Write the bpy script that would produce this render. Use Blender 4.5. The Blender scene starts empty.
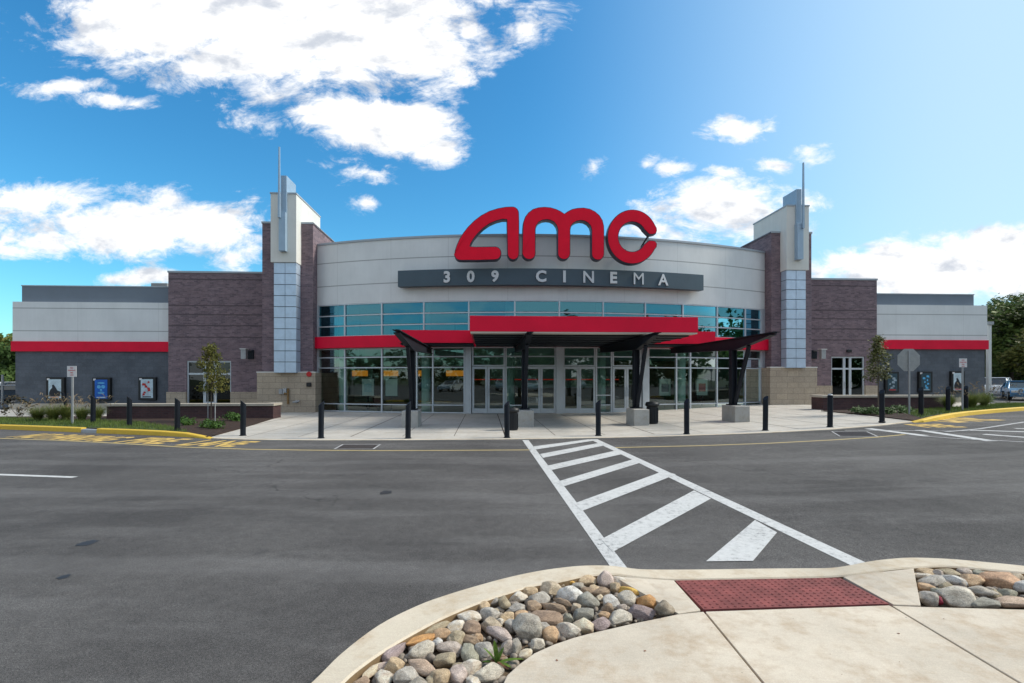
import bpy, bmesh, math, random
from mathutils import Vector, Matrix, noise
random.seed(7)
R = math.radians
PI = math.pi
S = bpy.context.scene
COL = S.collection

# ---------------------------------------------------------------- camera
F = 500.0; CX = 512.0; HY = 378.0; H = 1.75
cam = bpy.data.cameras.new('camera'); camo = bpy.data.objects.new('camera', cam); COL.objects.link(camo)
cam.sensor_width = 36; cam.lens = F/1024*36; cam.shift_y = (HY-341.5)/1024
cam.clip_start = .05; cam.clip_end = 4000
camo.location = (0, 0, H); camo.rotation_euler = (R(90), 0, 0)
S.camera = camo
S.render.resolution_x = 1024; S.render.resolution_y = 683

# ---------------------------------------------------------------- light
SUN_EL = R(42); SUN_AZ = R(84)          # azimuth clockwise from +Y, so the sun stands to the right, a little beyond the facade line
sd = Vector((math.sin(SUN_AZ)*math.cos(SUN_EL), math.cos(SUN_AZ)*math.cos(SUN_EL), math.sin(SUN_EL)))
sl = bpy.data.lights.new('sun', 'SUN'); so = bpy.data.objects.new('sun', sl); COL.objects.link(so)
sl.energy = 2.4; sl.angle = R(14); sl.color = (1, .93, .82)
so.rotation_euler = sd.to_track_quat('Z', 'Y').to_euler(); so.location = (30, 10, 30)
S.view_settings.view_transform = 'Standard'; S.view_settings.look = 'None'
S.view_settings.gamma = 1; S.view_settings.use_curve_mapping = False
S.view_settings.exposure = 0.78

w = bpy.data.worlds.new('World'); S.world = w; w.use_nodes = True
nt = w.node_tree; N = nt.nodes; L = nt.links; N.clear()
def nd(t, **k):
    n = N.new(t)
    for a, b in k.items(): setattr(n, a, b)
    return n
def inp(n, i, v):
    if hasattr(v, 'is_output') or isinstance(v, bpy.types.NodeSocket): n.id_data.links.new(v, n.inputs[i])
    else: n.inputs[i].default_value = v
def mth(op, a, b=0.0, c=None, clamp=False, N_=None):
    n = (N_ or N).new('ShaderNodeMath'); n.operation = op; n.use_clamp = clamp
    inp(n, 0, a); inp(n, 1, b)
    if c is not None: inp(n, 2, c)
    return n.outputs[0]
def vmth(op, a, b=None):
    n = N.new('ShaderNodeVectorMath'); n.operation = op
    inp(n, 0, a)
    if b is not None: inp(n, 1, b)
    return n
sky = nd('ShaderNodeTexSky', sky_type='NISHITA'); sky.sun_disc = False
sky.sun_elevation = SUN_EL; sky.sun_rotation = SUN_AZ; sky.air_density = 1.0; sky.dust_density = 1.2; sky.ozone_density = 2.4
hs = nd('ShaderNodeHueSaturation'); hs.inputs['Saturation'].default_value = 1.3; hs.inputs['Value'].default_value = 1.0
L.new(sky.outputs[0], hs.inputs['Color'])
tint = nd('ShaderNodeMix', data_type='RGBA', blend_type='MULTIPLY'); tint.inputs[0].default_value = 1; L.new(hs.outputs[0], tint.inputs[6]); tint.inputs[7].default_value = (.68, 1.19, 1.16, 1)
geo = nd('ShaderNodeTexCoord')
sep = nd('ShaderNodeSeparateXYZ'); L.new(geo.outputs['Generated'], sep.inputs[0])
X, Y, Z = sep.outputs
Yp = mth('MAXIMUM', Y, .02)
u = mth('DIVIDE', X, Yp); v = mth('DIVIDE', Z, Yp)
cb = nd('ShaderNodeCombineXYZ'); L.new(u, cb.inputs[0]); L.new(v, cb.inputs[1])
uv = cb.outputs[0]
def nse(vec, scale, detail, rough=.55, dist=0.0, sc=(1,1,1)):
    m = nd('ShaderNodeMapping'); m.inputs['Scale'].default_value = sc; inp(m, 0, vec)
    n = nd('ShaderNodeTexNoise'); n.inputs['Scale'].default_value = scale; n.inputs['Detail'].default_value = detail
    n.inputs['Roughness'].default_value = rough; n.inputs['Distortion'].default_value = dist
    L.new(m.outputs[0], n.inputs['Vector']); return n
wn = nse(uv, 3.2, 3)
off = vmth('SUBTRACT', wn.outputs['Color'], (.5, .5, .5)); off2 = vmth('MULTIPLY', off.outputs[0], (.16, .09, 0))
uvw = vmth('ADD', uv, off2.outputs[0]).outputs[0]
# clouds by direction: centre and radii as slopes (x/y, z/y) of the direction
CL = [  # px, py, rx, ry, strength
 (290,-8,225,80,1.5),(395,48,95,42,1.3),(160,15,120,55,1.35),(250,55,90,40,1.2),(430,60,50,38,1.0),(460,40,30,30,.9),(200,62,60,26,.75),
 (382,130,80,30,1.4),(340,118,50,26,1.0),(430,150,40,20,.8),
 (70,85,60,11,.6),(130,102,45,11,.6),(245,126,28,18,.45),(368,178,45,13,.6),(365,207,24,9,.5),(330,168,25,8,.4),(40,82,30,10,.4),
 (30,200,80,20,.75),(110,232,130,30,.95),(215,228,70,34,.95),(60,240,100,20,.8),(130,275,60,10,.9),(235,255,40,22,.7),(170,205,60,16,.6),
 (520,32,14,16,.4),(593,167,16,15,.7),(639,160,13,11,.5),(663,168,24,8,.6),(735,130,42,14,.85),(775,127,20,11,.5),(818,150,22,12,.6),(716,177,24,8,.7),(770,162,22,8,.65),
 (715,215,78,34,1.35),(780,200,40,12,.5),(665,228,40,16,.7),(930,268,135,26,1.6),(1010,258,90,34,1.6),(860,264,60,20,1.2),(1100,250,90,40,1.2),(60,20,30,18,.4),(-60,215,90,40,.9)]
fld = None
for (px, py, rx, ry, st) in CL:
    a = vmth('SUBTRACT', uvw, ((px-CX)/F, (HY-py)/F, 0))
    b = vmth('MULTIPLY', a.outputs[0], (F/rx, F/ry, 0))
    l = vmth('LENGTH', b.outputs[0]).outputs['Value']
    e = mth('MULTIPLY', mth('SUBTRACT', 1.25, l), st)
    fld = e if fld is None else mth('MAXIMUM', fld, e)
n1 = nse(uv, 6.0, 10, .66, .5, (1, 1.9, 1))
n2 = nse(uv, 3.0, 4, .5, .2, (1, 1.6, 1))
d = mth('ADD', fld, mth('MULTIPLY', mth('SUBTRACT', n1.outputs[0], .5), 2.5))
d = mth('ADD', d, mth('MULTIPLY', mth('SUBTRACT', n2.outputs[0], .5), .8))
n3 = nse(uv, 21.0, 7, .7, .8, (1, 1.7, 1))
d = mth('ADD', d, mth('MULTIPLY', mth('SUBTRACT', n3.outputs[0], .5), .95))
mr = nd('ShaderNodeMapRange', interpolation_type='SMOOTHSTEP'); L.new(d, mr.inputs[0])
mr.inputs[1].default_value = .12; mr.inputs[2].default_value = .82
front = nd('ShaderNodeMapRange', interpolation_type='SMOOTHSTEP'); L.new(Y, front.inputs[0]); front.inputs[1].default_value = .05; front.inputs[2].default_value = .2
mf = mth('MULTIPLY', mr.outputs[0], front.outputs[0])
# unseen clouds behind the viewer, added to whiten the light on the facade
gn = nse(geo.outputs['Generated'], 2.6, 8, .6, .2, (1, 1, 2.2))
mg = nd('ShaderNodeMapRange', interpolation_type='SMOOTHSTEP'); L.new(gn.outputs[0], mg.inputs[0]); mg.inputs[1].default_value = .40; mg.inputs[2].default_value = .58
mb = mth('MULTIPLY', mg.outputs[0], mth('SUBTRACT', 1.0, front.outputs[0]))
mask = mth('MAXIMUM', mf, mb)
# cloud brightness: thick cores bright, undersides a little greyer
lowv = vmth('ADD', uv, (.012, .035, 0)).outputs[0]
na = nse(uv, 6.5, 6, .6, .3, (1, 1.9, 1)); nb_ = nse(lowv, 6.5, 6, .6, .3, (1, 1.9, 1))
dif = mth('SUBTRACT', na.outputs[0], nb_.outputs[0])       # thicker above than here -> underside
dd = mth('ADD', mth('MULTIPLY', dif, 3.2), mth('MULTIPLY', mth('SUBTRACT', nse(uv, 16.0, 6, .65, .2, (1, 1.8, 1)).outputs[0], .5), 1.4))
sh = nd('ShaderNodeMapRange', interpolation_type='SMOOTHSTEP'); L.new(dd, sh.inputs[0])
sh.inputs[1].default_value = -.85; sh.inputs[2].default_value = .10; sh.inputs[3].default_value = .0; sh.inputs[4].default_value = 1.0
cc = nd('ShaderNodeMix', data_type='RGBA'); L.new(sh.outputs[0], cc.inputs[0])
CB = 6.8
cc.inputs[6].default_value = (CB*.56, CB*.60, CB*.67, 1); cc.inputs[7].default_value = (CB*.98, CB*.98, CB*.98, 1)
# thin haze veil brightening towards the sun side
vl = nd('ShaderNodeMapRange', interpolation_type='SMOOTHSTEP'); L.new(u, vl.inputs[0]); vl.inputs[1].default_value = .0; vl.inputs[2].default_value = 1.0
vl.inputs[3].default_value = 0; vl.inputs[4].default_value = .78
veil = mth('MULTIPLY', vl.outputs[0], front.outputs[0])
vm = nd('ShaderNodeMix', data_type='RGBA'); L.new(veil, vm.inputs[0]); L.new(tint.outputs[2], vm.inputs[6]); vm.inputs[7].default_value = (3.7, 4.9, 6.0, 1)
sm = nd('ShaderNodeMix', data_type='RGBA'); L.new(mask, sm.inputs[0]); L.new(vm.outputs[2], sm.inputs[6]); L.new(cc.outputs[2], sm.inputs[7])
bg = nd('ShaderNodeBackground'); bg.inputs[1].default_value = .10
L.new(sm.outputs[2], bg.inputs[0])
wo = nd('ShaderNodeOutputWorld'); L.new(bg.outputs[0], wo.inputs[0])

# ---------------------------------------------------------------- frames
TH = R(3.1); cT, sT = math.cos(TH), math.sin(TH)
def W(u_, v_, z=0.0): return Vector((u_*cT - v_*sT, u_*sT + v_*cT, z))      # building frame -> world
def T(px): return (px-CX)/F
def at_v(px, v_):                       # u where the sight line px meets building plane v
    t = T(px); s = v_/(cT - t*sT); return s*(t*cT + sT)
def ss(a, b, x):
    x = min(1, max(0, (x-a)/(b-a))); return x*x*(3-2*x)
def gz(x): return .3*ss(2.2, 15.5, x)*(1-.7*ss(24, 34, x))
def G(px, py, z=0.0, g=True):           # world point of pixel on ground (raised by z)
    zz = z
    for _ in range(6):
        s = F*(H-zz)/(py-HY); x = T(px)*s; zz = z + (gz(x) if g else 0)
    return Vector((x, s, zz))
def Wg(u_, v_, z=0.0):
    p = W(u_, v_); p.z = gz(p.x)+z; return p

# ---------------------------------------------------------------- materials
MATS = {}
def newmat(name, col=(.5,.5,.5), rough=.7, metal=0.0, spec=.5):
    m = bpy.data.materials.new(name); m.use_nodes = True
    b = m.node_tree.nodes['Principled BSDF']
    b.inputs['Base Color'].default_value = (*col, 1); b.inputs['Roughness'].default_value = rough
    b.inputs['Metallic'].default_value = metal; b.inputs['Specular IOR Level'].default_value = spec
    MATS[name] = m; return m
class NT:
    def __init__(s, m): s.t = m.node_tree; s.b = s.t.nodes['Principled BSDF']
    def n(s, t, **k):
        x = s.t.nodes.new(t)
        for a, b in k.items(): setattr(x, a, b)
        return x
    def l(s, a, b): s.t.links.new(a, b)
    def co(s, kind='Object'): return s.n('ShaderNodeTexCoord').outputs[kind]
    def noise(s, scale, detail=4, rough=.55, vec=None, sc=None):
        x = s.n('ShaderNodeTexNoise'); x.inputs['Scale'].default_value = scale; x.inputs['Detail'].default_value = detail; x.inputs['Roughness'].default_value = rough
        vec = vec or s.co()
        if sc:
            m = s.n('ShaderNodeMapping'); m.inputs['Scale'].default_value = sc; s.l(vec, m.inputs[0]); vec = m.outputs[0]
        s.l(vec, x.inputs['Vector']); return x.outputs[0]
    def ramp(s, f, *st):
        r = s.n('ShaderNodeValToRGB'); e = r.color_ramp.elements
        while len(e) < len(st): e.new(.5)
        for k, (p, c) in enumerate(st): e[k].position = p; e[k].color = (*c, 1) if len(c) == 3 else c
        s.l(f, r.inputs[0]); return r.outputs[0]
    def mix(s, f, a, b, mode='MIX'):
        x = s.n('ShaderNodeMix', data_type='RGBA', blend_type=mode)
        for i, q in ((0, f), (6, a), (7, b)):
            if isinstance(q, bpy.types.NodeSocket): s.l(q, x.inputs[i])
            else: x.inputs[i].default_value = q if i == 0 else (*q, 1)
        return x.outputs[2]
    def m(s, op, a, b=0.0):
        x = s.n('ShaderNodeMath', operation=op)
        for i, q in ((0, a), (1, b)):
            if isinstance(q, bpy.types.NodeSocket): s.l(q, x.inputs[i])
            else: x.inputs[i].default_value = q
        return x.outputs[0]
    def bump(s, h, st, dist=.01):
        x = s.n('ShaderNodeBump'); x.inputs['Strength'].default_value = st; x.inputs['Distance'].default_value = dist
        s.l(h, x.inputs['Height']); s.l(x.outputs[0], s.b.inputs['Normal'])
    def base(s, c): s.l(c, s.b.inputs['Base Color'])
def mottled(name, col, var=.15, scale=2.0, rough=.8, fine=60, bump=.2, bd=.005, metal=0, spec=.4):
    m = newmat(name, col, rough, metal, spec); q = NT(m)
    a = q.noise(scale, 6, .6); b = q.noise(fine, 3, .6)
    f = q.m('ADD', q.m('MULTIPLY', a, .65), q.m('MULTIPLY', b, .35))
    lo = tuple(c*(1-var) for c in col); hi = tuple(min(1, c*(1+var)) for c in col)
    q.base(q.ramp(f, (.35, lo), (.65, hi))); q.bump(b, bump, bd); return m

# asphalt
m = newmat('asphalt', (.075,.073,.075), .9, 0, .3); q = NT(m); co = q.co()
big = q.noise(.22, 6, .65, co); st = q.noise(.9, 5, .6, co, (.35, 1.6, 1)); fine = q.noise(230, 2, .7, co); mid = q.noise(9, 4, .7, co)
c1 = q.ramp(big, (.36, (.050,.047,.046)), (.64, (.100,.095,.092)))
c2 = q.mix(q.m('MULTIPLY', q.ramp(st, (.5, (0,0,0)), (.75, (1,1,1))), .7), c1, (.125,.12,.118))
c3 = q.mix(.9, c2, q.ramp(fine, (.38, (.05,.05,.05)), (.62, (1,.98,.96))), 'OVERLAY')
c3 = q.mix(.5, c3, q.ramp(q.noise(60, 3, .7, co), (.35, (.15,.15,.15)), (.65, (.85,.85,.85))), 'OVERLAY')
vo = q.n('ShaderNodeTexVoronoi'); vo.inputs['Scale'].default_value = 85; q.l(co, vo.inputs['Vector'])
c4 = q.mix(q.m('MULTIPLY', q.ramp(vo.outputs['Distance'], (.08, (1,1,1)), (.16, (0,0,0))), .35), c3, (.24,.23,.21))
c5 = q.mix(q.m('MULTIPLY', q.ramp(q.noise(1.7, 3, .5, co), (.68, (0,0,0)), (.74, (1,1,1))), .35), c4, (.03,.03,.032))
c6 = q.mix(.35, c5, q.ramp(mid, (.3, (.25,.25,.25)), (.7, (.75,.75,.75))), 'OVERLAY')
wv = q.n('ShaderNodeTexWave'); wv.wave_type = 'RINGS'; wv.inputs['Scale'].default_value = .11; wv.inputs['Distortion'].default_value = 3.0; wv.inputs['Detail'].default_value = 3
mp = q.n('ShaderNodeMapping'); mp.inputs['Location'].default_value = (9, 14, 0); q.l(co, mp.inputs[0]); q.l(mp.outputs[0], wv.inputs['Vector'])
c7 = q.mix(q.m('MULTIPLY', q.m('MULTIPLY', q.ramp(wv.outputs[0], (.90, (0,0,0)), (.97, (1,1,1))), q.noise(3, 4, .7, co)), .35), c6, (.19,.18,.175))
vc = q.n('ShaderNodeTexVoronoi', feature='DISTANCE_TO_EDGE'); vc.inputs['Scale'].default_value = .16; wv2 = q.n('ShaderNodeVectorMath', operation='ADD'); nz = q.n('ShaderNodeTexNoise'); nz.inputs['Scale'].default_value = .9; nz.inputs['Detail'].default_value = 6; q.l(co, nz.inputs['Vector']); q.l(co, wv2.inputs[0]); sc_ = q.n('ShaderNodeVectorMath', operation='SCALE'); sc_.inputs['Scale'].default_value = 1.6; q.l(nz.outputs['Color'], sc_.inputs[0]); q.l(sc_.outputs[0], wv2.inputs[1]); q.l(wv2.outputs[0], vc.inputs['Vector'])
c7 = q.mix(q.m('MULTIPLY', q.ramp(vc.outputs['Distance'], (.0008, (1,1,1)), (.0028, (0,0,0))), q.ramp(q.noise(.35, 2, .5, co), (.5, (0,0,0)), (.6, (.75,.75,.75)))), c7, (.03,.029,.028))
q.base(c7); q.bump(fine, .5, .004)
# concrete
def concrete(name, col, var=.12, stain=(.8,.72,.6)):
    m = newmat(name, col, .85, 0, .35); q = NT(m); co = q.co()
    a = q.noise(.8, 7, .62, co); b = q.noise(5, 6, .7, co); f = q.noise(160, 2, .7, co); br = q.noise(14, 2, .5, co, (1, 14, 1))
    c = q.ramp(a, (.3, tuple(x*(1-var) for x in col)), (.7, tuple(x*(1+var) for x in col)))
    c = q.mix(q.m('MULTIPLY', q.ramp(b, (.48, (0,0,0)), (.68, (1,1,1))), .55), c, tuple(x*y for x, y in zip(col, stain)))
    c = q.mix(.3, c, q.ramp(f, (.3, (.3,.3,.3)), (.7, (.7,.7,.7))), 'OVERLAY')
    c = q.mix(.1, c, q.ramp(br, (.3, (.3,.3,.3)), (.7, (.7,.7,.7))), 'OVERLAY')
    v_ = q.n('ShaderNodeTexVoronoi'); v_.inputs['Scale'].default_value = 4.5; v_.inputs['Randomness'].default_value = 1; q.l(co, v_.inputs['Vector'])
    c = q.mix(q.m('MULTIPLY', q.ramp(v_.outputs['Distance'], (.015, (1,1,1)), (.035, (0,0,0))), .6), c, (.12,.1,.08))
    q.base(c); q.bump(f, .35, .003); return m
concrete('concrete_walk', (.56,.48,.38), .24, (.66,.54,.42))
concrete('concrete_kerb', (.57,.49,.38), .14, (.7,.58,.45))
concrete('stained_concrete', (.24,.16,.085), .25)
concrete('concrete_plaza', (.46,.43,.385), .13)
concrete('concrete_block', (.36,.35,.33), .15)
concrete('concrete_cap', (.42,.38,.32), .1)
def paint(name, col, wear=.45, under=(.08,.08,.08)):
    m = newmat(name, col, .7, 0, .4); q = NT(m); co = q.co()
    n1_ = q.noise(14, 6, .75, co); n2_ = q.noise(120, 2, .7, co); n3 = q.noise(1.5, 3, .5, co)
    f = q.m('ADD', q.m('ADD', q.m('MULTIPLY', n1_, .55), q.m('MULTIPLY', n2_, .3)), q.m('MULTIPLY', n3, .15))
    c = q.ramp(f, (wear-.05, under), (wear+.03, tuple(x*.82 for x in col)), (.62, col))
    q.base(c); q.bump(n2_, .4, .003); return m
paint('white_paint', (.60,.59,.57), .43)
paint('thin_white_paint', (.5,.49,.48), .43)
paint('yellow_line_paint', (.52,.40,.17), .41)
paint('yellow_letter_paint', (.66,.44,.12), .37)
paint('yellow_kerb_paint', (.72,.47,.05), .36, (.42,.36,.26))
# brick, stone, walls
def bricks(name, c1, c2, mortar, bw, bh, ms, bias=0, rough=.85, lines=(), lcol=(.07,.055,.06), var=.3):
    m = newmat(name, c1, rough, 0, .3); q = NT(m); co = q.co(); sp = q.n('ShaderNodeSeparateXYZ'); q.l(co, sp.inputs[0])
    c = q.n('ShaderNodeCombineXYZ'); q.l(q.m('ADD', sp.outputs[0], sp.outputs[1]), c.inputs[0]); q.l(sp.outputs[2], c.inputs[1])
    b = q.n('ShaderNodeTexBrick'); b.inputs['Scale'].default_value = 1; b.inputs['Brick Width'].default_value = bw; b.inputs['Row Height'].default_value = bh
    b.inputs['Mortar Size'].default_value = ms; b.inputs['Mortar Smooth'].default_value = .2; b.inputs['Bias'].default_value = bias
    b.inputs['Color1'].default_value = (*c1, 1); b.inputs['Color2'].default_value = (*c2, 1); b.inputs['Mortar'].default_value = (*mortar, 1)
    q.l(c.outputs[0], b.inputs['Vector'])
    o = q.mix(var, b.outputs['Color'], q.ramp(q.noise(1.3, 6, .65, co), (.3, (.25,.25,.25)), (.7, (.75,.75,.75))), 'OVERLAY')
    o = q.mix(.35, o, q.ramp(q.noise(11, 5, .7, co, (1, 1, 3)), (.3, (.2,.2,.2)), (.7, (.8,.8,.8))), 'OVERLAY')
    for z in lines:
        k = q.m('LESS_THAN', q.m('ABSOLUTE', q.m('SUBTRACT', sp.outputs[2], z)), .035)
        o = q.mix(q.m('MULTIPLY', k, .7), o, lcol)
    q.base(o); q.bump(b.outputs['Fac'], -.5, .008); return m
BR = ((.225,.155,.172), (.125,.09,.108), (.19,.16,.168))
bricks('purple_brick', *BR, .24, .08, .008)
bricks('purple_brick_lined', *BR, .24, .08, .008, lines=(4.0, 4.65, 5.25, 5.75, 7.2))
bricks('dark_planter_brick', (.085,.042,.042), (.06,.032,.035), (.07,.055,.055), .22, .075, .008)
bricks('tan_block', (.40,.33,.25), (.35,.29,.225), (.24,.2,.16), .62, .305, .012, var=.2)
bricks('grey_block', (.105,.118,.14), (.088,.10,.12), (.085,.095,.11), .4, .2, .01, var=.3)
def panel_wall(name, col, zl, ustep, lw=.022):
    m = newmat(name, col, .85, 0, .3); q = NT(m); co = q.co(); sp = q.n('ShaderNodeSeparateXYZ'); q.l(co, sp.inputs[0])
    o = q.ramp(q.noise(.7, 5, .6, co), (.3, tuple(x*.93 for x in col)), (.7, tuple(x*1.05 for x in col)))
    o = q.mix(.12, o, q.ramp(q.noise(3, 6, .65, co, (2.5, 2.5, .25)), (.3, (.3,.3,.3)), (.7, (.7,.7,.7))), 'OVERLAY')
    k = None
    for z in zl:
        j = q.m('LESS_THAN', q.m('ABSOLUTE', q.m('SUBTRACT', sp.outputs[2], z)), lw)
        k = j if k is None else q.m('MAXIMUM', k, j)
    if k is not None: o = q.mix(q.m('MULTIPLY', k, .75), o, tuple(x*.3 for x in col))
    if ustep:
        j = q.m('LESS_THAN', q.m('FRACT', q.m('DIVIDE', q.m('ADD', sp.outputs[0], 60.0), ustep)), .02/ustep)
        o = q.mix(q.m('MULTIPLY', j, .3), o, tuple(x*.4 for x in col))
    q.base(o); q.bump(q.noise(150, 2, .6, co), .15, .003); return m
panel_wall('pale_render', (.67,.68,.68), (6.5, 7.7), 2.9)
panel_wall('wing_render', (.66,.67,.675), (4.25+.1, 5.6), 4.3)
panel_wall('cream_render', (.66,.65,.61), (), 0)
mottled('slate_metal', (.14,.17,.21), .08, .8, .5, 40, .05)
mottled('sign_slate', (.055,.085,.11), .08, 1.5, .5, 40, .05)
mottled('red_metal', (.68,.004,.036), .10, 1.0, .5, 30, .03, spec=.2)
mottled('red_sign_face', (.80,.004,.030), .06, 2.0, .5, 30, .02, spec=.15)
mottled('dark_return', (.03,.022,.05), .1, 2, .4, 30, .03)
mottled('black_steel', (.010,.013,.019), .2, 3, .6, 60, .05, spec=.2)
mottled('bollard_black', (.008,.011,.017), .3, 4, .5, 80, .06, spec=.2)
mottled('aluminium', (.50,.54,.58), .06, 3, .38, 60, .04, metal=.25)
mottled('bright_cladding', (.50,.60,.72), .10, 3.5, .38, 60, .05, metal=.35)
mottled('cladding_joint', (.13,.16,.2), .05, 3, .5)
mottled('fin_metal', (.30,.40,.50), .08, 2, .4, 40, .04, metal=.2)
mottled('coping_metal', (.34,.38,.42), .06, 2, .45, 40, .03)
mottled('cream_soffit', (.50,.46,.40), .05, 2, .7)
mottled('galvanised', (.33,.34,.35), .12, 6, .5, 60, .05, metal=.3)
mottled('mulch', (.040,.022,.015), .5, 6, .95, 45, .9, .03)
mottled('soil', (.05,.038,.028), .4, 8, .95, 60, .9, .02)
mottled('bed_soil', (.12,.085,.055), .4, 8, .95, 60, .9, .01)
mottled('far_ground', (.07,.085,.04), .3, .05, .95, 2)
mottled('turf_base', (.05,.075,.025), .4, 3, .95, 60, .8, .02)
mottled('bark', (.10,.08,.065), .3, 12, .9, 40, .6, .01)
mottled('interior_floor', (.34,.31,.27), .1, 1, .3)
mottled('interior_wall', (.42,.50,.42), .15, .6, .8)
mottled('interior_wood', (.12,.06,.035), .15, 2, .6)
mottled('interior_ceiling', (.16,.17,.16), .1, .6, .9)
mottled('column_white', (.50,.62,.60), .05, 1, .6)
mottled('roof_grey', (.25,.25,.25), .1, .4, .9)
mottled('red_tactile', (.20,.052,.046), .4, 7, .8, 120, .35, .003)
mottled('iron_grate', (.04,.03,.028), .2, 8, .6)
mottled('brass_pipe', (.22,.13,.05), .2, 6, .45, metal=.4)
mottled('alarm_red', (.45,.02,.02), .1, 4, .4)
mottled('rubber', (.015,.015,.016), .1, 4, .8)
mottled('black_plastic', (.012,.013,.015), .15, 4, .5)
mottled('plume', (.24,.18,.11), .2, 8, .9)
mottled('dry_stem', (.20,.09,.05), .3, 8, .9)
mottled('sign_white', (.66,.64,.64), .05, 3, .5)
mottled('sign_red', (.50,.02,.03), .05, 3, .5)
mottled('sign_back', (.30,.31,.31), .15, 5, .6, metal=.2)
mottled('letter_white', (.62,.64,.66), .05, 2, .5)
mottled('lamp_pole_white', (.62,.63,.62), .05, 2, .5)
def foliage(name, lo, hi, sc=.8, trans=.25):
    m = newmat(name, hi, .6, 0, .25); q = NT(m); co = q.co()
    f = q.m('ADD', q.m('MULTIPLY', q.noise(sc, 3, .5, co), .5), q.m('MULTIPLY', q.noise(sc*14, 2, .5, co), .5))
    c = q.ramp(f, (.38, lo), (.62, hi)); q.base(c)
    tr = q.n('ShaderNodeBsdfTranslucent'); q.l(c, tr.inputs[0])
    mx = q.n('ShaderNodeMixShader'); mx.inputs[0].default_value = trans
    q.l(q.b.outputs[0], mx.inputs[1]); q.l(tr.outputs[0], mx.inputs[2]); q.l(mx.outputs[0], q.t.nodes['Material Output'].inputs[0]); return m
foliage('leaf_dark', (.035,.07,.02), (.12,.19,.045), .35)
foliage('leaf_mid', (.045,.075,.018), (.17,.22,.05), .35)
foliage('leaf_olive', (.06,.075,.015), (.22,.20,.04), .4)
foliage('leaf_needle', (.018,.04,.024), (.06,.10,.045), .4)
foliage('leaf_yellowing', (.05,.07,.018), (.17,.15,.035), 2.0)
foliage('leaf_sapling', (.04,.06,.015), (.15,.15,.035), 2.0)
foliage('leaf_shrub', (.025,.06,.012), (.10,.19,.04), 2)
foliage('leaf_redbush', (.03,.035,.018), (.12,.085,.05), 2)
foliage('grass_blade', (.05,.085,.018), (.16,.22,.05), 1.5)
foliage('tall_grass', (.08,.12,.025), (.24,.26,.08), 1.5)
foliage('weed_leaf', (.07,.13,.015), (.17,.26,.04), 8)
# glass
def glass(name, tint, fac0, gl=(.75,.85,.88)):
    m = bpy.data.materials.new(name); m.use_nodes = True; t = m.node_tree; n = t.nodes; n.clear()
    o = n.new('ShaderNodeOutputMaterial'); mx = n.new('ShaderNodeMixShader'); tr = n.new('ShaderNodeBsdfTransparent'); g = n.new('ShaderNodeBsdfGlossy')
    lw = n.new('ShaderNodeFresnel'); lw.inputs[0].default_value = 1.5
    ad = n.new('ShaderNodeMath'); ad.operation = 'ADD'; ad.use_clamp = True; ad.inputs[1].default_value = fac0
    t.links.new(lw.outputs[0], ad.inputs[0]); t.links.new(ad.outputs[0], mx.inputs[0])
    tr.inputs[0].default_value = (*tint, 1); g.inputs[0].default_value = (*gl, 1); g.inputs['Roughness'].default_value = .015
    t.links.new(tr.outputs[0], mx.inputs[1]); t.links.new(g.outputs[0], mx.inputs[2]); t.links.new(mx.outputs[0], o.inputs[0])
    # slight waviness of each sheet
    tc = n.new('ShaderNodeTexCoord'); nn = n.new('ShaderNodeTexNoise'); nn.inputs['Scale'].default_value = .8; nn.inputs['Detail'].default_value = 1
    bp = n.new('ShaderNodeBump'); bp.inputs['Strength'].default_value = .08; bp.inputs['Distance'].default_value = .05
    t.links.new(tc.outputs['Object'], nn.inputs['Vector']); t.links.new(nn.outputs[0], bp.inputs['Height']); t.links.new(bp.outputs[0], g.inputs['Normal'])
    MATS[name] = m; return m
glass('glass_clear', (.62,.80,.74), .10, (.75,.88,.88))
glass('glass_ribbon', (.25,.50,.54), .30, (.15,.45,.57))
glass('glass_dark', (.03,.04,.045), .02)
def emit(name, col, st, base=(.5,.3,.1)):
    m = newmat(name, base, .8); b = m.node_tree.nodes['Principled BSDF']
    b.inputs['Emission Color'].default_value = (*col, 1); b.inputs['Emission Strength'].default_value = st
emit('orange_shade', (1, .33, .03), .22, (.45,.2,.04))
m = newmat('car_paint', (.4,.4,.4), .25, .2, .5); q = NT(m); oi = q.n('ShaderNodeObjectInfo'); q.l(oi.outputs['Color'], q.b.inputs['Base Color']); q.b.inputs['Coat Weight'].default_value = .6
newmat('car_glass', (.02,.03,.035), .08, 0, .8)
newmat('wheel_rim', (.4,.4,.42), .35, .7)
newmat('car_lamp', (.6,.58,.55), .15)
newmat('tail_lamp', (.4,.01,.01), .2)
# rocks
m = newmat('rock', (.3,.3,.3), .72, 0, .35); q = NT(m); co = q.co(); oi = q.n('ShaderNodeObjectInfo')
ad = q.n('ShaderNodeVectorMath', operation='ADD'); q.l(co, ad.inputs[0]); cx = q.n('ShaderNodeCombineXYZ')
for i in range(3): q.l(q.m('MULTIPLY', oi.outputs['Random'], 37.0+i*11), cx.inputs[i])
q.l(cx.outputs[0], ad.inputs[1]); vv = ad.outputs[0]
a = q.noise(1.6, 7, .68, vv); b = q.noise(13, 4, .75, vv)
o = q.mix(.75, oi.outputs['Color'], q.ramp(a, (.3, (.24,.22,.2)), (.72, (.8,.8,.8))), 'OVERLAY')
o = q.mix(.8, o, q.ramp(b, (.32, (.22,.22,.22)), (.68, (.80,.78,.76))), 'OVERLAY')
o = q.mix(q.m('MULTIPLY', q.ramp(q.noise(2.2, 5, .7, vv, (1,1,4)), (.62, (0,0,0)), (.7, (1,1,1))), .35), o, (.60,.54,.46))
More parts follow.
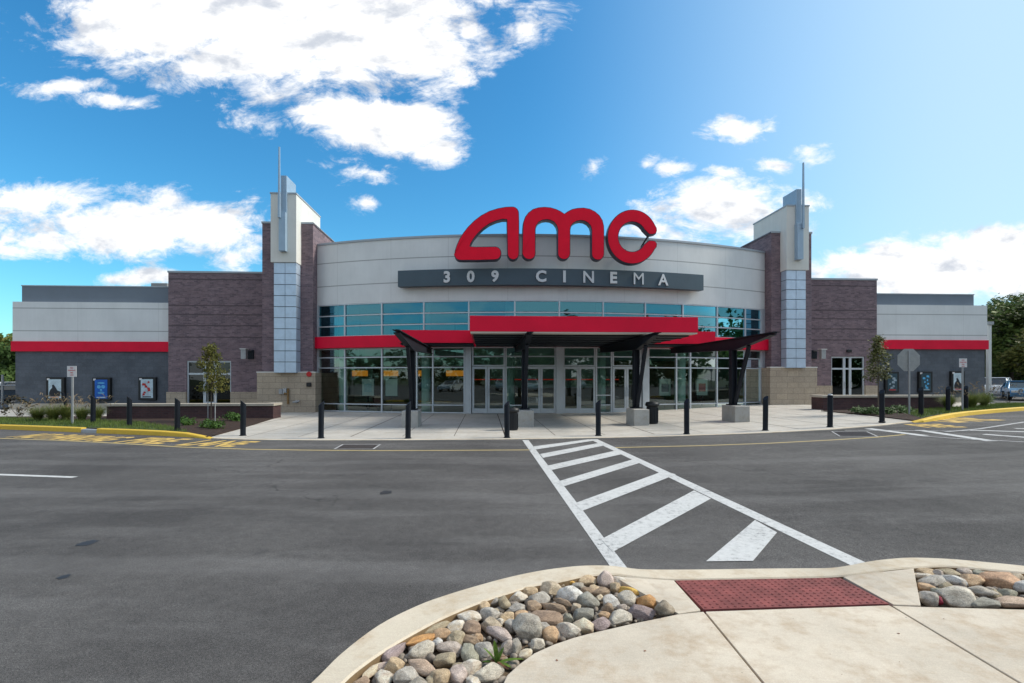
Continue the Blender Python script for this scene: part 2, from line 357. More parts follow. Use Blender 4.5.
sp_ = q.n('ShaderNodeTexVoronoi'); sp_.inputs['Scale'].default_value = 9; q.l(vv, sp_.inputs['Vector'])
o = q.mix(q.m('MULTIPLY', q.ramp(sp_.outputs['Distance'], (.1,(1,1,1)), (.25,(0,0,0))), .3), o, (.10,.085,.07))
q.base(o); q.bump(q.m('ADD', a, q.m('MULTIPLY', b, .35)), .8, .02)
M = MATS

# ---------------------------------------------------------------- mesh helpers
class MB:
    def __init__(s): s.v = []; s.f = []; s.mi = []
    def add(s, vs, fs, mi=0):
        o = len(s.v); s.v += [tuple(x) for x in vs]; s.f += [tuple(i+o for i in f) for f in fs]; s.mi += [mi]*len(fs); return s
    def box(s, x0, x1, y0, y1, z0, z1, mi=0):
        return s.add([(x0,y0,z0),(x1,y0,z0),(x1,y1,z0),(x0,y1,z0),(x0,y0,z1),(x1,y0,z1),(x1,y1,z1),(x0,y1,z1)],
                     [(0,3,2,1),(4,5,6,7),(0,1,5,4),(1,2,6,5),(2,3,7,6),(3,0,4,7)], mi)
    def prism(s, pts, fn, mi=0):        # pts 2-D ccw; fn(p, k) -> 3-D for k = 0, 1
        n = len(pts)
        return s.add([fn(p, 0) for p in pts]+[fn(p, 1) for p in pts],
                     [tuple(range(n))[::-1], tuple(range(n, 2*n))]+[(i, (i+1) % n, n+(i+1) % n, n+i) for i in range(n)], mi)
    def bar(s, a, b, w_, h_=None, up=(0,0,1), mi=0):
        a = Vector(a); b = Vector(b); h_ = h_ or w_; d_ = (b-a).normalized(); up = Vector(up)
        if abs(d_.dot(up)) > .98: up = Vector((0,1,0))
        r = d_.cross(up).normalized(); u2 = r.cross(d_)
        vs = [p + r*sx*w_/2 + u2*sz*h_/2 for p in (a, b) for sx, sz in ((-1,-1),(1,-1),(1,1),(-1,1))]
        return s.add(vs, [(0,1,2,3),(7,6,5,4),(0,4,5,1),(1,5,6,2),(2,6,7,3),(3,7,4,0)], mi)
    def tube(s, pts, rad, n=8, mi=0):
        pts = [Vector(p) for p in pts]; rad = rad if isinstance(rad, (list, tuple)) else [rad]*len(pts)
        vs = []; fs = []
        for i, p in enumerate(pts):
            d_ = (pts[min(i+1, len(pts)-1)]-pts[max(i-1, 0)]).normalized()
            a = d_.orthogonal().normalized() if abs(d_.z) < .9 else Vector((1,0,0)); a = (a-d_*a.dot(d_)).normalized(); b = d_.cross(a)
            for k in range(n): vs.append(p+(a*math.cos(2*PI*k/n)+b*math.sin(2*PI*k/n))*rad[i])
        for i in range(len(pts)-1):
            for k in range(n): fs.append((i*n+k, i*n+(k+1) % n, (i+1)*n+(k+1) % n, (i+1)*n+k))
        fs.append(tuple(range(n))[::-1]); fs.append(tuple((len(pts)-1)*n+k for k in range(n)))
        return s.add(vs, fs, mi)
    def lathe(s, prof, c=(0,0), n=20, mi=0):   # prof: (r, z)
        return s.tube([(c[0], c[1], z) for r, z in prof], [max(r, .0005) for r, z in prof], n, mi)
    def build(s, name, mat, parent=None, base=(0,0,0), rot=0.0, smooth=False, bevel=0.0, seg=2):
        """coordinates are in the thing's frame (building frame when rot = TH) before base is taken off"""
        me = bpy.data.meshes.new(name)
        b = Vector(base) if parent is None else Vector(parent.get('_b', (0,0,0)))
        me.from_pydata([tuple(Vector(x)-b) for x in s.v], [], s.f)
        for x in (mat if isinstance(mat, (list, tuple)) else [mat]): me.materials.append(M[x])
        me.polygons.foreach_set('material_index', s.mi)
        if smooth: me.polygons.foreach_set('use_smooth', [True]*len(me.polygons))
        me.update(); o = bpy.data.objects.new(name, me); COL.objects.link(o)
        bm = bmesh.new(); bm.from_mesh(me); bmesh.ops.recalc_face_normals(bm, faces=bm.faces); bm.to_mesh(me); bm.free()
        if parent is not None: o.parent = parent; o['_b'] = tuple(b)
        else:
            o.location = W(*b) if rot == TH else b; o.rotation_euler = (0, 0, rot); o['_b'] = tuple(b)
        if bevel:
            k = o.modifiers.new('bevel', 'BEVEL'); k.width = bevel; k.segments = seg; k.limit_method = 'ANGLE'; k.angle_limit = R(40)
        return o
def tag(o, label=None, cat=None, group=None, kind=None):
    if label: o['label'] = label
    if cat: o['category'] = cat
    if group: o['group'] = group
    if kind: o['kind'] = kind
    return o
def thing(name, label, cat, base, rot=0.0, group=None, inframe=False):
    """inframe: base given in the building frame and children coordinates too; else children are relative to the base"""
    o = bpy.data.objects.new(name, None); COL.objects.link(o); o.empty_display_size = .3
    o.location = W(*base) if inframe else Vector(base); o.rotation_euler = (0, 0, TH if inframe else rot)
    o['_b'] = tuple(base) if inframe else (0.0, 0.0, 0.0)
    return tag(o, label, cat, group)
def copy_tree(o, parent=None):
    c = o.copy(); COL.objects.link(c); c.parent = parent
    for ch in list(o.children): copy_tree(ch, c)
    return c
XC = [(-3+i) for i in range(0, 40)]
def sheet(name, pts, z, mat, kind='structure', thick=0.0, drape=True, label=None, cut=True):
    """draped flat sheet (or slab) from world xy points; pts may carry own z"""
    bm = bmesh.new(); vs = [bm.verts.new((p[0], p[1], 0)) for p in pts]
    f = bm.faces.new(vs)
    if f.normal.z < 0: f.normal_flip()
    if cut:
        for x in XC: bmesh.ops.bisect_plane(bm, geom=bm.verts[:]+bm.edges[:]+bm.faces[:], plane_co=(x, 0, 0), plane_no=(1, 0, 0))
    bmesh.ops.triangulate(bm, faces=bm.faces[:])
    if thick:
        r = bmesh.ops.extrude_face_region(bm, geom=bm.faces[:]); nv = [g for g in r['geom'] if isinstance(g, bmesh.types.BMVert)]
        for v_ in nv: v_.co.z += thick
        z0 = z-thick
    else: z0 = z
    for v_ in bm.verts: v_.co.z += z0 + (gz(v_.co.x) if drape else 0)
    bmesh.ops.recalc_face_normals(bm, faces=bm.faces)
    me = bpy.data.meshes.new(name)
    bm.to_mesh(me); bm.free(); me.materials.append(M[mat])
    if not thick:
        for p in me.polygons:
            if p.normal.z < 0: me.flip_normals(); break
    o = bpy.data.objects.new(name, me); COL.objects.link(o)
    if kind: o['kind'] = kind
    if label: o['label'] = label
    return o

# ---------------------------------------------------------------- ground, road
BIG = 1500
sheet('ground', [(-BIG,-BIG),(BIG,-BIG),(BIG,BIG),(-BIG,BIG)], -.06, 'far_ground')
sheet('road', [(-85,-55),(90,-55),(90,75),(-85,75)], 0, 'asphalt')

# plaza in front of the building
edge = [(207,438.7),(245,440.3),(285,440.8),(321,441),(408,440.8),(507,440),(598,438.6),(686,436.4),(765,433.6),(830,430.2),(880,426.2),(917,422)]
pl = [G(x, y) for x, y in edge]
pback = [Wg(15.2, 21.95), Wg(23.2, 21.95), Wg(30.5, 21.95), Wg(30.5, 30), Wg(-25.8, 30), Wg(-25.8, 21.95), Wg(-9.0, 21.95)]
sheet('plaza', pl + pback, .016, 'concrete_plaza', thick=.1)
# scored joints in the plaza, radiating to the building
mb = MB()
def strip(mb, a, b, w_, z, mi=0, n=None):
    a = Vector(a); b = Vector(b); d_ = (b-a); d_.z = 0; n = n or max(1, int(d_.length/1.0)); r = Vector((-d_.y, d_.x, 0)).normalized()*w_/2
    ps = [a+(b-a)*(i/n) for i in range(n+1)]
    vs = []
    for p in ps:
        for k in (-1, 1): x = p+r*k; vs.append((x.x, x.y, gz(x.x)+z))
    mb.add(vs, [(2*i, 2*i+1, 2*i+3, 2*i+2) for i in range(n)], mi)
EDG = [G(x, y) for x, y in edge]
def edge_y(x):
    for a, b in zip(EDG, EDG[1:]):
        if a.x <= x <= b.x: return a.y+(b.y-a.y)*(x-a.x)/(b.x-a.x)
    return EDG[0].y if x < EDG[0].x else EDG[-1].y
for k in range(-8, 12):
    uu = k*1.52+.6
    p0 = W(uu, 24.0+.012*(uu-3)**2)
    # walk down the v axis until the plaza edge
    vv_ = 15.0
    while vv_ < 22 and W(uu, vv_).y < edge_y(W(uu, vv_).x)+.03: vv_ += .05
    strip(mb, W(uu, vv_), p0, .018 if k % 3 else .03, .0185)
for vv_ in (16.0, 18.9, 21.8):
    for k in range(-9, 14):
        a = W(k*1.6, vv_); b = W((k+1)*1.6, vv_)
        if a.y > edge_y(a.x)+.1 and b.y > edge_y(b.x)+.1 and -8.5 < k*1.6 < 14: strip(mb, a, b, .014, .0185)
o = mb.build('pavement_joints', 'mulch'); tag(o, kind='structure')
# flush kerb line along plaza front
mb = MB()
for a, b in zip(EDG, EDG[1:]):
    m_ = (b-a).normalized(); n_ = Vector((-m_.y, m_.x, 0))
    strip(mb, a+n_*.08, b+n_*.08, .16, .0215)
o = mb.build('plaza_kerb', 'concrete_kerb'); tag(o, kind='structure')

# planting beds
bedL = [G(x, y) for x, y in ((-260,421),(-100,422.5),(0,425),(80,429),(183,433.5),(207,438.5),(240,429.5),(273,419.3))] + [Wg(-15.8, 21.95), Wg(-15.8, 23.3), Wg(-24, 23.3), Wg(-34, 23.3)]
sheet('mulch_bed', bedL, .05, 'mulch', thick=.06)
bedR = [G(821,411.6), G(870,416.3), G(914,421.7), G(933,418), G(968,413.5), G(1024,409), G(1120,404.5)] + [Wg(36, 23.3), Wg(21.3, 23.3), Wg(21.3, 21.95)]
sheet('mulch_bed', bedR, .05, 'mulch', thick=.06)
def kerb(name, pts, hs_, wd, mat, inner_left=True, z0=-.02):
    mb = MB(); n = len(pts); ring = []
    for i, p in enumerate(pts):
        d_ = (pts[min(i+1, n-1)]-pts[max(i-1, 0)]); d_.z = 0; d_.normalize(); nn = Vector((-d_.y, d_.x, 0))*(1 if inner_left else -1)
        g = gz(p.x); q_ = p+nn*wd; g2 = gz(q_.x); h_ = hs_[i]
        ring.append([(p.x, p.y, g+z0), (p.x+nn.x*.012, p.y+nn.y*.012, g+h_-.02), (p.x+nn.x*.035, p.y+nn.y*.035, g+h_), (q_.x, q_.y, g2+h_), (q_.x, q_.y, g2+z0)])
    vs = [x for r in ring for x in r]; fs = []
    for i in range(n-1):
        for k in range(4): fs.append((5*i+k, 5*i+k+1, 5*i+k+6, 5*i+k+5))
    fs += [(0,1,2,3,4), tuple(5*(n-1)+k for k in (4,3,2,1,0))]
    mb.add(vs, fs); return mb.build(name, mat)
kl = [(-400,424.5),(-260,425.2),(-120,427),(0,429.3),(40,430.8),(80.5,432.5)]
kp = [G(x, y) for x, y in kl]; tag(kerb('kerb', kp, [.15]*6, .17, 'yellow_kerb_paint'), kind='structure')
kp = [G(x, y) for x, y in ((80.8,432.5),(96,433.3))]; tag(kerb('kerb_inlet', kp, [.11]*2, .17, 'galvanised'), kind='structure')
kp = [G(x, y) for x, y in ((96.3,433.3),(130,434.6),(160,435.8),(183,437),(197,438),(209,439.1))]; tag(kerb('kerb', kp, [.15,.15,.14,.12,.07,.02], .17, 'yellow_kerb_paint'), kind='structure')
kp = [G(x, y) for x, y in ((914,422.6),(924,422.4),(936,420.8),(952,418),(968.5,415.6),(995,413),(1024,410.6),(1080,407),(1160,403.5))]
tag(kerb('kerb', kp, [.02,.08,.13,.15,.15,.15,.15,.15,.15], .17, 'yellow_kerb_paint'), kind='structure')

# turf strips behind the yellow kerbs
def blades(mb, n, region, hmin, hmax, wd, z0, lean=.35):
    for _ in range(n):
        x, y = region(); g = gz(x)+z0; h_ = random.uniform(hmin, hmax); a = random.uniform(0, 2*PI); l_ = random.uniform(0, lean)*h_
        dx, dy = math.cos(a), math.sin(a); b = random.uniform(0, 2*PI); wx, wy = math.cos(b)*wd, math.sin(b)*wd
        mb.add([(x-wx, y-wy, g), (x+wx, y+wy, g), (x+dx*l_, y+dy*l_, g+h_)], [(0,1,2)])
def inpoly(x, y, P):
    c = False; n = len(P)
    for i in range(n):
        a, b = P[i], P[i-1]
        if (a[1] > y) != (b[1] > y) and x < (b[0]-a[0])*(y-a[1])/(b[1]-a[1])+a[0]: c = not c
    return c
def reg(P):
    xs = [p[0] for p in P]; ys = [p[1] for p in P]
    def f():
        while True:
            x = random.uniform(min(xs), max(xs)); y = random.uniform(min(ys), max(ys))
            if inpoly(x, y, P): return x, y
    return f
tl = [G(x, y) for x, y in ((-180,424),(0,425.5),(80,429),(140,431),(190,433.7),(170,428),(140,423.5),(100,421.5),(0,419),(-160,417))]
sheet('turf', tl, .056, 'turf_base')
mb = MB(); blades(mb, 16000, reg(tl), .05, .13, .006, .055); tag(mb.build('grass', 'grass_blade'), kind='stuff')
tr_ = [G(x, y) for x, y in ((922,419.5),(936,416.2),(968,412.6),(1024,408),(1100,404.5),(1100,402),(1024,404.5),(980,406.5),(940,409.5),(900,413))]
sheet('turf', tr_, .056, 'turf_base')
mb = MB(); blades(mb, 12000, reg(tr_), .05, .14, .008, .055); tag(mb.build('grass', 'grass_blade'), kind='stuff')
# pavement far left and right of the beds
sheet('sidewalk', [W(-60, 23.4), W(-15.9, 23.4), W(-15.9, 22.2+1.2), W(-25.8, 28.8), W(-25.85, 31), W(-60, 31)][0:2]+[W(-25.8, 28.9), W(-60, 28.9)], .03, 'concrete_plaza')
sheet('sidewalk', [W(21.4, 23.5), W(60, 23.5), W(60, 28.5), W(30.7, 28.5)], .03, 'concrete_plaza')

# painted markings -------------------------------------------------
def paintpoly(mb, px, z=.004):
    pts = [G(x, y) for x, y in px]; mb.add([(p.x, p.y, gz(p.x)+z) for p in pts], [tuple(range(len(pts)))])
mb = MB()
# crosswalk: side lines cut in short lengths, then bars
def lineseg(mb, a0, a1, b0, b1, n=8, z=.004):   # left edge a0->b0, right edge a1->b1 in pixels mapped on ground
    A0, A1, B0, B1 = [G(*p) for p in (a0, a1, b0, b1)]
    vs = []
    for i in range(n+1):
        for P, Q in ((A0, B0), (A1, B1)):
            p = P+(Q-P)*(i/n); vs.append((p.x, p.y, gz(p.x)+z))
    mb.add(vs, [(2*i, 2*i+1, 2*i+3, 2*i+2) for i in range(n)])
mb1 = MB(); lineseg(mb1, (522.3,440.2), (528.5,440.2), (620,581), (637,581), 10)
lineseg(mb1, (590,439.4), (597.5,439.4), (868,574), (890,574), 10)
for q4 in (((534,446.6),(533,450.2),(597,440.4),(588,439.6)), ((540,454.3),(543,458.2),(603,446),(599,443.2)), ((547.5,466),(551.5,470.4),(622,454.4),(614,451.2)),
           ((559,481.5),(563,487),(642,462.5),(633,459.6)), ((574,504),(582,511.5),(676,474.8),(664,471.2)), ((601,540),(613,552.5),(711,499),(694,490.8)),
           ((706,562),(753,561.6),(777,533),(755,520.5))):
    pts = [G(*p) for p in q4]; n = 5; vs = []
    for i in range(n+1):
        for P, Q in ((pts[0], pts[3]), (pts[1], pts[2])):
            p = P+(Q-P)*(i/n); vs.append((p.x, p.y, gz(p.x)+.0075))
    mb1.add(vs, [(2*i, 2*i+1, 2*i+3, 2*i+2) for i in range(n)])
o = mb1.build('crosswalk_markings', 'white_paint'); tag(o, kind='structure')
def pline(mb, pts, wd, z=.004):
    P = [G(x, y) for x, y in pts]
    n = len(P); vs = []
    for i, p in enumerate(P):
        d_ = P[min(i+1, n-1)]-P[max(i-1, 0)]; d_.z = 0; d_.normalize(); r = Vector((-d_.y, d_.x, 0))*wd/2
        for k in (-1, 1): x = p+r*k; vs.append((x.x, x.y, gz(x.x)+z))
    mb.add(vs, [(2*i, 2*i+1, 2*i+3, 2*i+2) for i in range(n-1)])
def dense(pts, n=6):
    out = []
    for a, b in zip(pts, pts[1:]):
        for i in range(n): out.append((a[0]+(b[0]-a[0])*i/n, a[1]+(b[1]-a[1])*i/n))
    return out+[pts[-1]]
mb = MB(); pline(mb, dense([(-150,436),(-60,436.8),(0,438.4),(60,440.5),(125,443.8),(183,447.2),(250,449.4),(320,450.4),(380,450.7),(450,450.5),(531,450)]), .10)
pline(mb, dense([(615,447.7),(700,445.8),(770,443.3),(830,440.2),(875,437.4),(905,434.6)]), .10)
tag(mb.build('fire_lane_line', 'yellow_line_paint'), kind='structure')
mb = MB(); pline(mb, dense([(-60,472.6),(75,477.4)]), .12)
pline(mb, dense([(868,428.6),(925,435.8)]), .26); pline(mb, dense([(919,430.2),(992,441.2)]), .26, .0045)
pline(mb, dense([(970,430.2),(1080,433.6)]), .2); pline(mb, dense([(984,434.4),(1080,441.5)]), .2, .0048); pline(mb, dense([(1015,428.6),(1100,430.5)]), .2, .0052)
tag(mb.build('hatch_markings', 'white_paint'), kind='structure')
mb = MB(); pline(mb, dense([(845,430.5),(890,430.6),(940,431.2),(972,431.0)]), .08, .0085); pline(mb, dense([(922,436.4),(960,439),(1100,446)]), .08, .0088); pline(mb, dense([(945,432.2),(980,429),(1024,422.3),(1090,416)]), .1, .0092)
tag(mb.build('hatch_outline', 'thin_white_paint'), kind='structure')
# pavement grates with painted outlines
for (x0, x1, y0, y1, lab) in ((338,371,445,448.8,'rusty iron drain grate with white outline, left of the striped crosswalk'), (842,874,432.0,436.2,'rusty iron drain grate with white outline, right of the striped crosswalk')):
    A, B = G(x0, y1), G(x1, y1); C, D = G(x1+6 if x0 < 500 else x1-9, y0), G(x0+7 if x0 < 500 else x0-7, y0)
    c = (A+B+C+D)/4; t = thing('drain_grate', lab, 'grate', (c.x, c.y, gz(c.x)))
    mbf = MB(); mbg = MB()
    P = [A-c, B-c, C-c, D-c]
    def zz(p): return gz(p.x+c.x)-gz(c.x)
    def band(mb_, k0, k1, z):
        for i in range(4):
            a, b = P[i], P[(i+1) % 4]; mb_.add([(*(a*k0).xy, z+zz(a)), (*(b*k0).xy, z+zz(b)), (*(b*k1).xy, z+zz(b)), (*(a*k1).xy, z+zz(a))], [(0,1,2,3)])
    band(mbf, 1.22, 1.12, .0062); mbf.build('painted_outline', 'thin_white_paint', t)
    n = 14
    for i in range(n):
        a = P[0]+(P[1]-P[0])*((i+.15)/n); b = P[0]+(P[1]-P[0])*((i+.8)/n); d_ = P[3]+(P[2]-P[3])*((i+.15)/n); e = P[3]+(P[2]-P[3])*((i+.8)/n)
        mbg.add([(*a.xy, .009+zz(a)), (*b.xy, .009+zz(b)), (*e.xy, .009+zz(e)), (*d_.xy, .009+zz(d_))], [(0,1,2,3)])
    band(mbg, 1.0, 1.06, .0095); mbg.build('bars', 'iron_grate', t)

# text ------------------------------------------------------------
def textpoly(txt, size=1.0, extrude=0.0, bold=0.0, sx=1.0, spacing=1.0, res=3):
    cu = bpy.data.curves.new('t', 'FONT'); cu.body = txt; cu.size = size; cu.extrude = extrude; cu.offset = bold; cu.align_x = 'CENTER'; cu.resolution_u = res; cu.space_character = spacing
    ob = bpy.data.objects.new('t', cu); COL.objects.link(ob)
    bpy.context.view_layer.update()
    dg = bpy.context.evaluated_depsgraph_get(); me = ob.evaluated_get(dg).to_mesh()
    v_ = [(p.co.x*sx, p.co.y, p.co.z) for p in me.vertices]; f_ = [tuple(p.vertices) for p in me.polygons]
    ob.evaluated_get(dg).to_mesh_clear(); bpy.data.objects.remove(ob); bpy.data.curves.remove(cu)
    return v_, f_
def ground_text(txt, a, b, depth, lab):
    A, B = G(*a), G(*b); d_ = (B-A); d_.z = 0; wd = d_.length; d_.normalize(); n_ = Vector((-d_.y, d_.x, 0))
    v_, f_ = textpoly(txt, 1, 0, .03)
    x0 = min(p[0] for p in v_); x1 = max(p[0] for p in v_); y0 = min(p[1] for p in v_); y1 = max(p[1] for p in v_)
    vs = []
    for p in v_:
        w_ = A + d_*((p[0]-x0)/(x1-x0)*wd) + n_*((p[1]-y0)/(y1-y0)*depth); vs.append((w_.x, w_.y, gz(w_.x)+.0045))
    mb = MB(); mb.add(vs, f_); c = (A+B)/2
    return mb
for txt, a, b, dp, nm in (('NO PARKING', (4,437.4), (98,441.8), 1.1, 1), ('FIRE', (112,442.6), (158,444.2), 1.15, 2), ('LANE', (174,445.4), (230,447.2), 1.15, 3),
                      ('FIRE', (928,427.8), (968,427.4), 1.1, 4), ('LANE', (958,422.8), (1006,420.2), 1.9, 5)):
    tag(ground_text(txt, a, b, dp, '').build('road_lettering', 'yellow_letter_paint'), kind='structure')

# oil stains
mottled('oil_stain', (.022,.021,.022), .3, 6, .5, 60)
for (px, py, rx, ry) in ((88,543,7,2.2),(386,492.5,6,1.5),(595,458,2,1),(64,577,5,1.5)):
    c = G(px, py); k = F/c.y; mb = MB(); vs = []
    for i in range(26):
        a = 2*PI*i/26; rr = 1+.45*noise.noise(Vector((math.cos(a)*2+px, math.sin(a)*2, 0)))+.2*noise.noise(Vector((math.cos(a)*7+px, math.sin(a)*7, 3)))
        vs.append((c.x+math.cos(a)*rx/k*rr, c.y+math.sin(a)*rx/k*rr*1.3, gz(c.x)+.0035))
    mb.add(vs, [tuple(range(26))]); tag(mb.build('oil_stain', 'oil_stain'), kind='structure')

# ---------------------------------------------------------------- foreground island
def GI(p): return G(p[0], p[1], p[2], False)
outer = [(120,870,.115),(190,790,.115),(250,735,.115),(308,683,.115),(339,653,.115),(378,624,.115),(417,604.5,.115),(446,594,.115),(476,585,.115),(505,577.2,.115),(534,571,.115),(560,567,.115),(585,564.8,.113),(609,564.9,.10),(624,566.5,.085),(645,568.6,.07),(700,569,.06),(760,568,.06),(800,567.6,.06),(830,567.2,.07),(850,564.5,.09),(868,561,.105),(884,558.8,.115),(910,557,.115),(947,558.2,.115),(985,561.4,.115),(1024,565.2,.115),(1100,573,.115),(1250,590,.115)]
inner = [(260,880,.115),(290,780,.115),(318,718,.115),(348,684,.115),(370,665.5,.115),(400,645.5,.115),(437,625,.115),(462,612.5,.115),(487.5,602.5,.115),(511,595,.115),(534,588,.115),(560,581,.115),(583,576,.113),(609,573.8,.10),(624,575,.085),(645,577.4,.07),(676,579.2,.06),(752,577.8,.06),(800,577,.06),(832,576,.07),(852,574.2,.09),(872,571.6,.105),(890,569,.115),(914,567,.115),(947,566,.115),(985,569,.115),(1024,572.4,.115),(1100,580,.115),(1250,596,.115)]

def smooth_path(P, k=4):
    out = []
    for i in range(len(P)-1):
        p0, p1, p2, p3 = P[max(i-1,0)], P[i], P[i+1], P[min(i+2,len(P)-1)]
        for j in range(k):
            t_ = j/k; out.append(tuple(.5*((2*b)+(-a+c)*t_+(2*a-5*b+4*c-d_)*t_*t_+(-a+3*b-3*c+d_)*t_**3) for a,b,c,d_ in zip(p0,p1,p2,p3)))
    return out+[P[-1]]
inner = [(x-(4 if x < 460 else 2 if x < 560 else 0), y-(2.5 if x < 560 else 0), z) for x, y, z in inner]
outer = smooth_path(outer); inner = smooth_path(inner)
n = len(outer)
n = len(outer); mb = MB(); vs = []
for a, b in zip(outer, inner):
    A, B = GI(a), GI(b); d_ = (B-A); d_.z = 0; d_.normalize()
    vs += [(A.x-d_.x*.02, A.y-d_.y*.02, -.02), (A.x-d_.x*.006, A.y-d_.y*.006, A.z-.025), (A.x+d_.x*.018, A.y+d_.y*.018, A.z), (B.x-d_.x*.012, B.y-d_.y*.012, B.z), (B.x, B.y, B.z-.012), (B.x, B.y, -.02)]
fs = []
for i in range(n-1):
    for k in range(4): fs.append((6*i+k, 6*i+k+1, 6*i+k+7, 6*i+k+6))
fs2 = [(6*i+4, 6*i+5, 6*i+11, 6*i+10) for i in range(n-1)]
mb.add(vs, fs); mb.f += fs2; mb.mi += [1]*len(fs2); o = mb.build('kerb', ['concrete_kerb', 'stained_concrete'], smooth=False)
tag(o, kind='structure')
def slab(name, pts, mat, depth=.12, kind='structure'):
    P = [GI(p) if len(p) == 3 else Vector((p[1], p[2], p[3])) for p in pts]
    bm = bmesh.new(); vs_ = [bm.verts.new(p) for p in P]; f = bm.faces.new(vs_); bm.normal_update()
    if f.normal.z < 0: f.normal_flip()
    r = bmesh.ops.extrude_face_region(bm, geom=[f]); nv = [g for g in r['geom'] if isinstance(g, bmesh.types.BMVert)]
    nv_ = set(nv)
    for v_ in bm.verts:
        if v_ not in nv_: v_.co.z = -.03
    bmesh.ops.triangulate(bm, faces=bm.faces[:]); bmesh.ops.recalc_face_normals(bm, faces=bm.faces)
    me = bpy.data.meshes.new(name); bm.to_mesh(me); bm.free(); me.materials.append(M[mat]); o = bpy.data.objects.new(name, me); COL.objects.link(o)
    k = o.modifiers.new('bevel', 'BEVEL'); k.width = .006; k.segments = 2; k.angle_limit = R(50)
    if kind: o['kind'] = kind
    return o
gp = .006
L1 = GI((703.7,611,.115)); R1 = GI((889.4,604.8,.115))
walkL = [('w',L1.x-.004,L1.y-.006,.115),(677,614.2,.115),(659,618,.115),(636,622.6,.115),(612.5,628,.115),(592,632.6,.115),(573,637.6,.115),(553,644.5,.115),(534,653,.115),(519,664,.115),(507,675,.115),(500,690,.115),(490,720,.115),('w',-.25,1.7,.115),('w',-.8,.9,.115),('w',-2.2,-.5,.115),('w',-5,-3,.115),('w',L1.x-.004,-3,.115)]
slab('sidewalk', walkL, 'concrete_walk')
slab('sidewalk', [('w',L1.x+.009,L1.y-.008,.115),('w',L1.x+.009,-3,.115),('w',R1.x-.006,-3,.115),('w',R1.x-.006,R1.y-.008,.115)], 'concrete_walk')
slab('sidewalk', [('w',R1.x+.012,R1.y-.01,.115),('w',R1.x+.012,2.6,.115),('w',R1.x+.012,-3,.115),('w',8,-3,.115),('w',8,2.6,.115),(1250,614,.115),(1024,609.3,.115),(921.5,606.6,.115),(899,605.8,.115)], 'concrete_walk')
slab('ramp_flare', [(612,575.4,.105),(645,578.6,.075),(673.6,580.2,.068),(700.5,610,.115),(678,613.2,.115)], 'concrete_walk')
slab('ramp_flare', [(843,576.6,.075),(872,572.6,.105),(913.5,568.2,.115),(920.6,605.2,.115),(893,604.2,.115)], 'concrete_walk')
# bed floors
def floor(name, pts, z, mat):
    P = [G(p[0], p[1], .1, False) for p in pts]; bm = bmesh.new(); f = bm.faces.new([bm.verts.new((p.x, p.y, z)) for p in P]); bmesh.ops.triangulate(bm, faces=[f])
    bm.normal_update()
    for f in bm.faces:
        if f.normal.z < 0: f.normal_flip()
    me = bpy.data.meshes.new(name); bm.to_mesh(me); bm.free(); me.materials.append(M[mat]); o = bpy.data.objects.new(name, me); COL.objects.link(o); o['kind'] = 'structure'; return o
floor('planting_bed', [(250,900),(480,900),(500,700),(520,668),(560,645),(620,630),(680,618),(612,572),(534,580),(470,602),(400,640),(330,695)], .035, 'bed_soil')
floor('planting_bed', [(910,565),(920,612),(1024,615),(1250,620),(1250,585),(1024,566)], .035, 'bed_soil')

# tactile panel
c4 = [GI(p) for p in ((703.7,609.4,.117),(888.6,603.6,.117),(839.6,577.6,.069),(675.2,580.4,.069))]
mb = MB(); mb.add([p-Vector((0,0,0)) for p in c4]+[Vector((p.x,p.y,-.02)) for p in c4], [(0,1,2,3),(4,7,6,5),(0,4,5,1),(1,5,6,2),(2,6,7,3),(3,7,4,0)])
nu, nv = 25, 11
for i in range(nu):
    for j in range(nv):
        a = (i+.5)/nu; b = (j+.5)/nv
        p = (c4[0]*(1-a)+c4[1]*a)*(1-b)+(c4[3]*(1-a)+c4[2]*a)*b
        vs = [(p.x+math.cos(2*PI*k/8)*r, p.y+math.sin(2*PI*k/8)*r, p.z+h_) for r, h_ in ((.0125,-.0005),(.0085,.0055)) for k in range(8)]
        mb.add(vs, [(k, (k+1) % 8, 8+(k+1) % 8, 8+k) for k in range(8)]+[tuple(range(8, 16))])
cc_ = sum(c4, Vector())/4
o = mb.build('tactile_paving', 'red_tactile', base=(cc_.x, cc_.y, 0)); tag(o, 'brick red tactile paving panel with raised domes at the ramp foot', 'tactile paving')

# ---------------------------------------------------------------- rocks
CO = dict(purple=((.22,.17,.19),'purple grey'), orange=((.52,.28,.11),'bright orange'), peach=((.50,.32,.18),'peach'), olive=((.32,.27,.18),'olive tan'), white=((.62,.56,.48),'mottled white'),
 lgrey=((.46,.43,.37),'light grey'), pinktan=((.44,.32,.24),'pinkish tan'), tan=((.46,.34,.21),'tan'), bgrey=((.33,.32,.30),'blue grey'), cream=((.64,.54,.40),'cream'),
 rbrown=((.30,.20,.14),'reddish brown'), gtan=((.42,.35,.26),'greyish tan'), pwhite=((.50,.41,.38),'pinkish white'), ggreen=((.24,.25,.20),'greenish grey'), pgrey=((.36,.31,.28),'pinkish grey'),
 grey=((.34,.32,.28),'mid grey'), brown=((.25,.17,.11),'chocolate brown'), bwhite=((.56,.55,.53),'bluish white'), slate=((.21,.22,.20),'slate green'), yellow=((.60,.36,.09),'golden yellow'),
 gbrown=((.26,.22,.17),'greyish brown'), crimson=((.28,.02,.05),'crimson'), rtan=((.42,.24,.14),'rust edged tan'))
